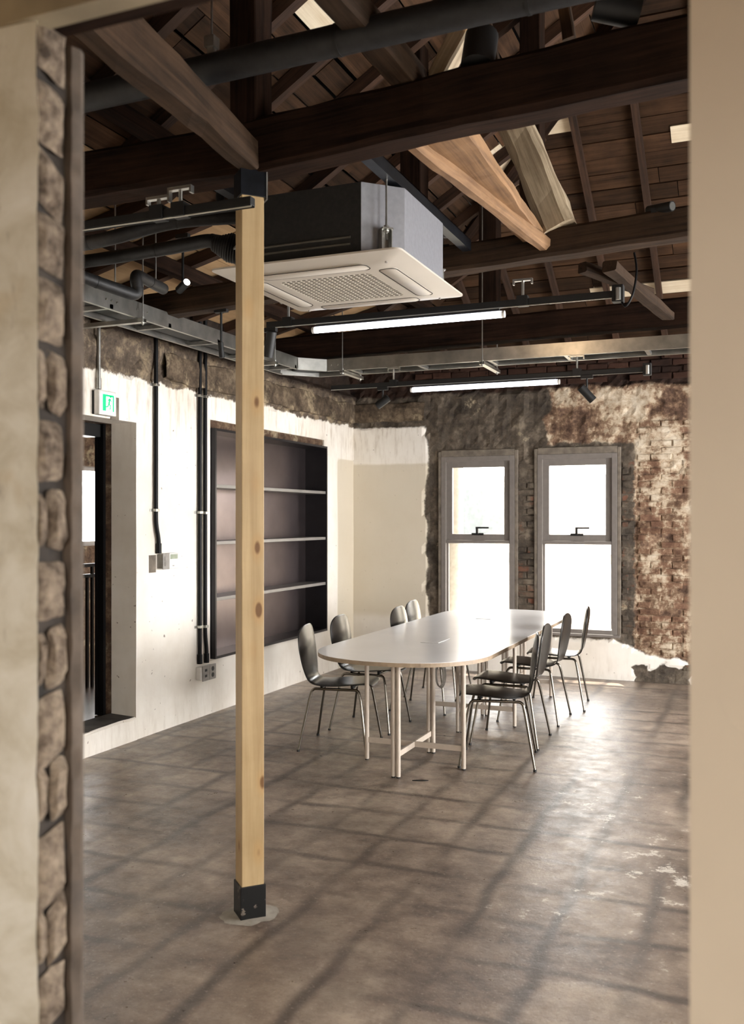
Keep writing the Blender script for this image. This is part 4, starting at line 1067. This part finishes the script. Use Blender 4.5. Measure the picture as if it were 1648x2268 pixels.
# rough broken lintel strip over it
V = []; F = []
n = 60
for i in range(n+1):
    y = SY0+(SY1-SY0)*i/n
    for (d, z) in ((.02, SZ0+SH-.005), (.012, SZ0+SH+.03), (.02, SZ1+.012)):
        V.append((XW-d-.012*fz(y, z, 0, 12), y, z+.006*fz(y, z, 2, 10)))
for i in range(n):
    for k in range(2): F.append((i*3+k+1, i*3+k, i*3+3+k, i*3+3+k+1))
MB().add(V, F).obj('trim_7', M['side_wall'], kind='structure')

# ------------------------------------------------------------------ table
TX, TY0, TY1, THW, TH = -2.19, 5.33, 8.95, .585, .73
tb = empty('conference_table', (TX, (TY0+TY1)/2, 0), label='long white racetrack meeting table in front of the windows', cat='table')
hl = (TY1-TY0)/2
def stad(r, hl_, n=28, ins=0):
    out = []
    for s, a0 in ((1, 0), (-1, 180)):
        for k in range(n+1):
            a = math.radians(a0+180*k/n); ca, sa = math.cos(a), math.sin(a)
            # slightly squared round ends
            e_ = 2.25; cx_ = math.copysign(abs(ca)**(2/e_), ca); cy_ = math.copysign(abs(sa)**(2/e_), sa)
            out.append(((r-ins)*cx_, s*(hl_-r)+(r-ins)*cy_))
    return out
P_ = stad(THW, hl); loft([[(x, y, z) for x, y in stad(THW, hl, ins=i_)] for z, i_ in ((TH-.002, 0), (TH, .002))], capb=False).obj('table_top', M['table_top'], tb)
loft([[(x, y, z) for x, y in stad(THW, hl, ins=i_)] for z, i_ in ((TH-.028, .002), (TH-.027, 0), (TH-.002, 0))], capt=False).obj('edge_band', M['table_edge'], tb)
for cy in (5.79, 7.13, 8.47):
    yb_ = cy-(TY0+TY1)/2; cx_ = -2.10-TX; a_ = .335; zt = TH-.030; r_ = .0145
    for zz in (.135, zt-.02):
        for p0, p1 in (((cx_-a_, yb_, zz), (cx_+a_, yb_, zz)), ((cx_, yb_-a_, zz), (cx_, yb_+a_, zz))): MB().bar(p0, p1, .012, .035).obj('cross_bar', M['white_metal'], tb)
    for (dx, dy) in ((-a_, 0), (a_, 0), (-.0165, -a_), (.0165, -a_), (-.0165, a_), (.0165, a_)):
        lg = MB().tube([(cx_+dx, yb_+dy, .008), (cx_+dx, yb_+dy, zt)], r_, 14).obj('leg', M['white_metal'], tb, smooth=True)
        MB().tube([(cx_+dx, yb_+dy, 0), (cx_+dx, yb_+dy, .012)], r_*.85, 12).obj('foot_glide', M['black'], lg)
for (y, l_) in ((6.55, .34), (7.95, .34)):
    yy_ = y-(TY0+TY1)/2; MB().box(-.27, .30, yy_-l_, yy_+l_, TH-.085, TH-.0285).obj('cable_box', M['white_metal'], tb, bevel=.01)
for (px, py) in ((965, 1419), (1079, 1368)):
    q = atZ(px, py, TH); yy_ = q.y-(TY0+TY1)/2
    MB().box(q.x-TX-.065, q.x-TX+.065, yy_-.13, yy_+.13, TH, TH+.004).obj('power_flap', M['table_top'], tb, bevel=.002)
    MB().box(q.x-TX-.068, q.x-TX+.068, yy_-.133, yy_+.133, TH, TH+.0015).obj('flap_frame', M['plastic_grey'], tb)
# coiled cable
cq = atY(974, 1490, 6.45)
cc = empty('cable_coil', (cq.x, cq.y, .64), label='grey coiled power cable hanging under the table', cat='cable')
m = MB()
for k in range(3):
    pts = []
    for i in range(25):
        a = 2*math.pi*i/24; pts.append((.028*math.sin(a)*(1+.12*k)+.004*k, .008*k-.008, -.155-(.085+.006*k)*math.cos(a)*1.0))
    m.tube(pts, .0042, 8)
m.tube([(-.03, 0, 0), (-.012, 0, -.06), (0, 0, -.08), (.02, 0, -.12)], .0042, 8); m.tube([(.035, 0, 0), (.012, 0, -.06), (0, 0, -.08), (-.02, 0, -.12)], .0042, 8)
m.obj('coil', M['plastic_grey'], cc, smooth=True); MB().tube([(0, 0, -.075), (0, 0, -.09)], .012, 10).obj('tie', M['black'], cc)

# ------------------------------------------------------------------ chairs
def chair_proto():
    root = empty('dining_chair', (0, 0, 0))
    # local +X is forward. profile of the shell: (x, z, halfwidth, cup)
    prof = [(.235, .438, .10, 0), (.243, .447, .135, 0), (.235, .456, .158, .000), (.205, .462, .182, .002), (.14, .463, .197, .005), (.06, .458, .203, .008), (-.02, .452, .200, .010), (-.09, .449, .185, .010),
            (-.14, .449, .158, .010), (-.175, .454, .148, .010), (-.203, .472, .138, .011), (-.213, .500, .146, .013), (-.216, .54, .172, .017), (-.219, .59, .192, .024), (-.224, .65, .200, .030),
            (-.231, .71, .206, .032), (-.240, .765, .200, .030), (-.249, .805, .180, .024), (-.255, .832, .146, .016), (-.259, .847, .100, .008), (-.260, .853, .050, .002)]
    n = 12; V = []; F = []; rows_ = []
    for i, (x, z, hw, cup) in enumerate(prof):
        a = prof[max(0, i-1)]; b_ = prof[min(len(prof)-1, i+1)]; t2 = Vector((b_[0]-a[0], 0, b_[1]-a[1])).normalized(); nv = Vector((-t2.z, 0, t2.x))
        if nv.z < 0 and i < 10: nv = -nv
        nv = Vector((t2.z, 0, -t2.x))      # away from sitter
        row = []
        for k in range(n+1):
            s = -1+2*k/n; y = hw*s; off = cup*(s*s)
            V.append(Vector((x, y, z))-nv*off); 
        rows_.append(nv)
    m1 = len(prof)
    T2 = .011
    for i in range(m1):
        for k in range(n+1): V.append(V[i*(n+1)+k]+rows_[i]*T2)
    off = m1*(n+1)
    for i in range(m1-1):
        for k in range(n):
            a = i*(n+1)+k; F.append((a, a+n+1, a+n+2, a+1)); F.append((off+a, off+a+1, off+a+n+2, off+a+n+1))
    rim = [k for k in range(n+1)]+[i*(n+1)+n for i in range(1, m1)]+[(m1-1)*(n+1)+k for k in range(n-1, -1, -1)]+[i*(n+1) for i in range(m1-2, 0, -1)]
    for i in range(len(rim)):
        a, b_ = rim[i], rim[(i+1) % len(rim)]; F.append((a, b_, off+b_, off+a))
    split = 10
    so = MB().add(V, F).obj('seat_shell', M['chair_shell'], root, smooth=True)
    sm = so.modifiers.new('sub', 'SUBSURF'); sm.levels = 1; sm.render_levels = 1
    r_ = .0095; fx, rx, yw = .235, -.245, .245
    for s in (-1, 1):
        # side frame: horizontal tube with its bends
        P1 = path([(.17+.012, s*.190, .36), (.165, s*.178, .425), (-.165, s*.178, .425), (-.18, s*.190, .36)], .045, 6)
        MB().tube(P1, r_, 10).obj('side_tube', M['chrome'], root, smooth=True)
        for (x0, x1) in ((.182, fx), (-.18, rx)):
            lg = MB().tube([(x0, s*.190, .362), (x1, s*(yw+.005), .008)], [r_, r_*.85], 10).obj('leg', M['chrome'], root, smooth=True)
            MB().tube([(x1, s*(yw+.005), 0), (x1-.001*0, s*(yw+.004), .014)], r_*1.15, 10).obj('foot_glide', M['black'], lg)
    for x in (.11, -.11): MB().tube([(x, -.178, .425), (x, .178, .425)], r_*.9, 10).obj('cross_tube', M['chrome'], root, smooth=True)
    for x in (-.11, .11):
        for y in (-.12, .12): MB().tube([(x, y, .43), (x, y, .447)], .016, 12).obj('rubber_mount', M['black'], root)
    return root
pr = chair_proto()
chairs = [(-2.757, 6.095, 10, 'black plywood chair on the left side of the table, nearest the pine post'),
          (-2.800, 6.745, 2, 'black plywood chair second from the front on the left side of the table'),
          (-2.63, 7.58, 0, 'black plywood chair third along the left side, only its back top and legs showing'),
          (-2.73, 8.20, 0, 'black plywood chair farthest back on the left side, only its back top showing'),
          (-1.625, 6.11, 192, 'black plywood chair nearest on the right side with its seat facing the table'),
          (-1.69, 6.70, 182, 'black plywood chair second on the right side, half hidden by the nearest one'),
          (-1.70, 7.51, 180, 'black plywood chair third on the right side with its white-shining seat'),
          (-1.64, 8.14, 186, 'black plywood chair farthest on the right side, closest to the window')]
for i, (x, y, a, lab) in enumerate(chairs):
    c = pr if i == 0 else copy_tree(pr)
    c.location = (x, y, 0); c.rotation_euler = (0, 0, math.radians(a)); c['label'] = lab; c['category'] = 'chair'; c['group'] = 'black chairs around the table'
# little dark mark on the floor, modelled as a thin oval disc
dq = atZ(931, 1729, 0); m = MB(); m.prism([(.05*math.cos(i*math.pi/10), .014*math.sin(i*math.pi/10)) for i in range(20)], 0, .003)
m.obj('floor_mark', M['black_steel'], label='small dark oval mark on the floor before the table', cat='plate', loc=(dq.x, dq.y, 0)).rotation_euler = (0, 0, YAW)
print('bricks', count, 'planks', nplank)
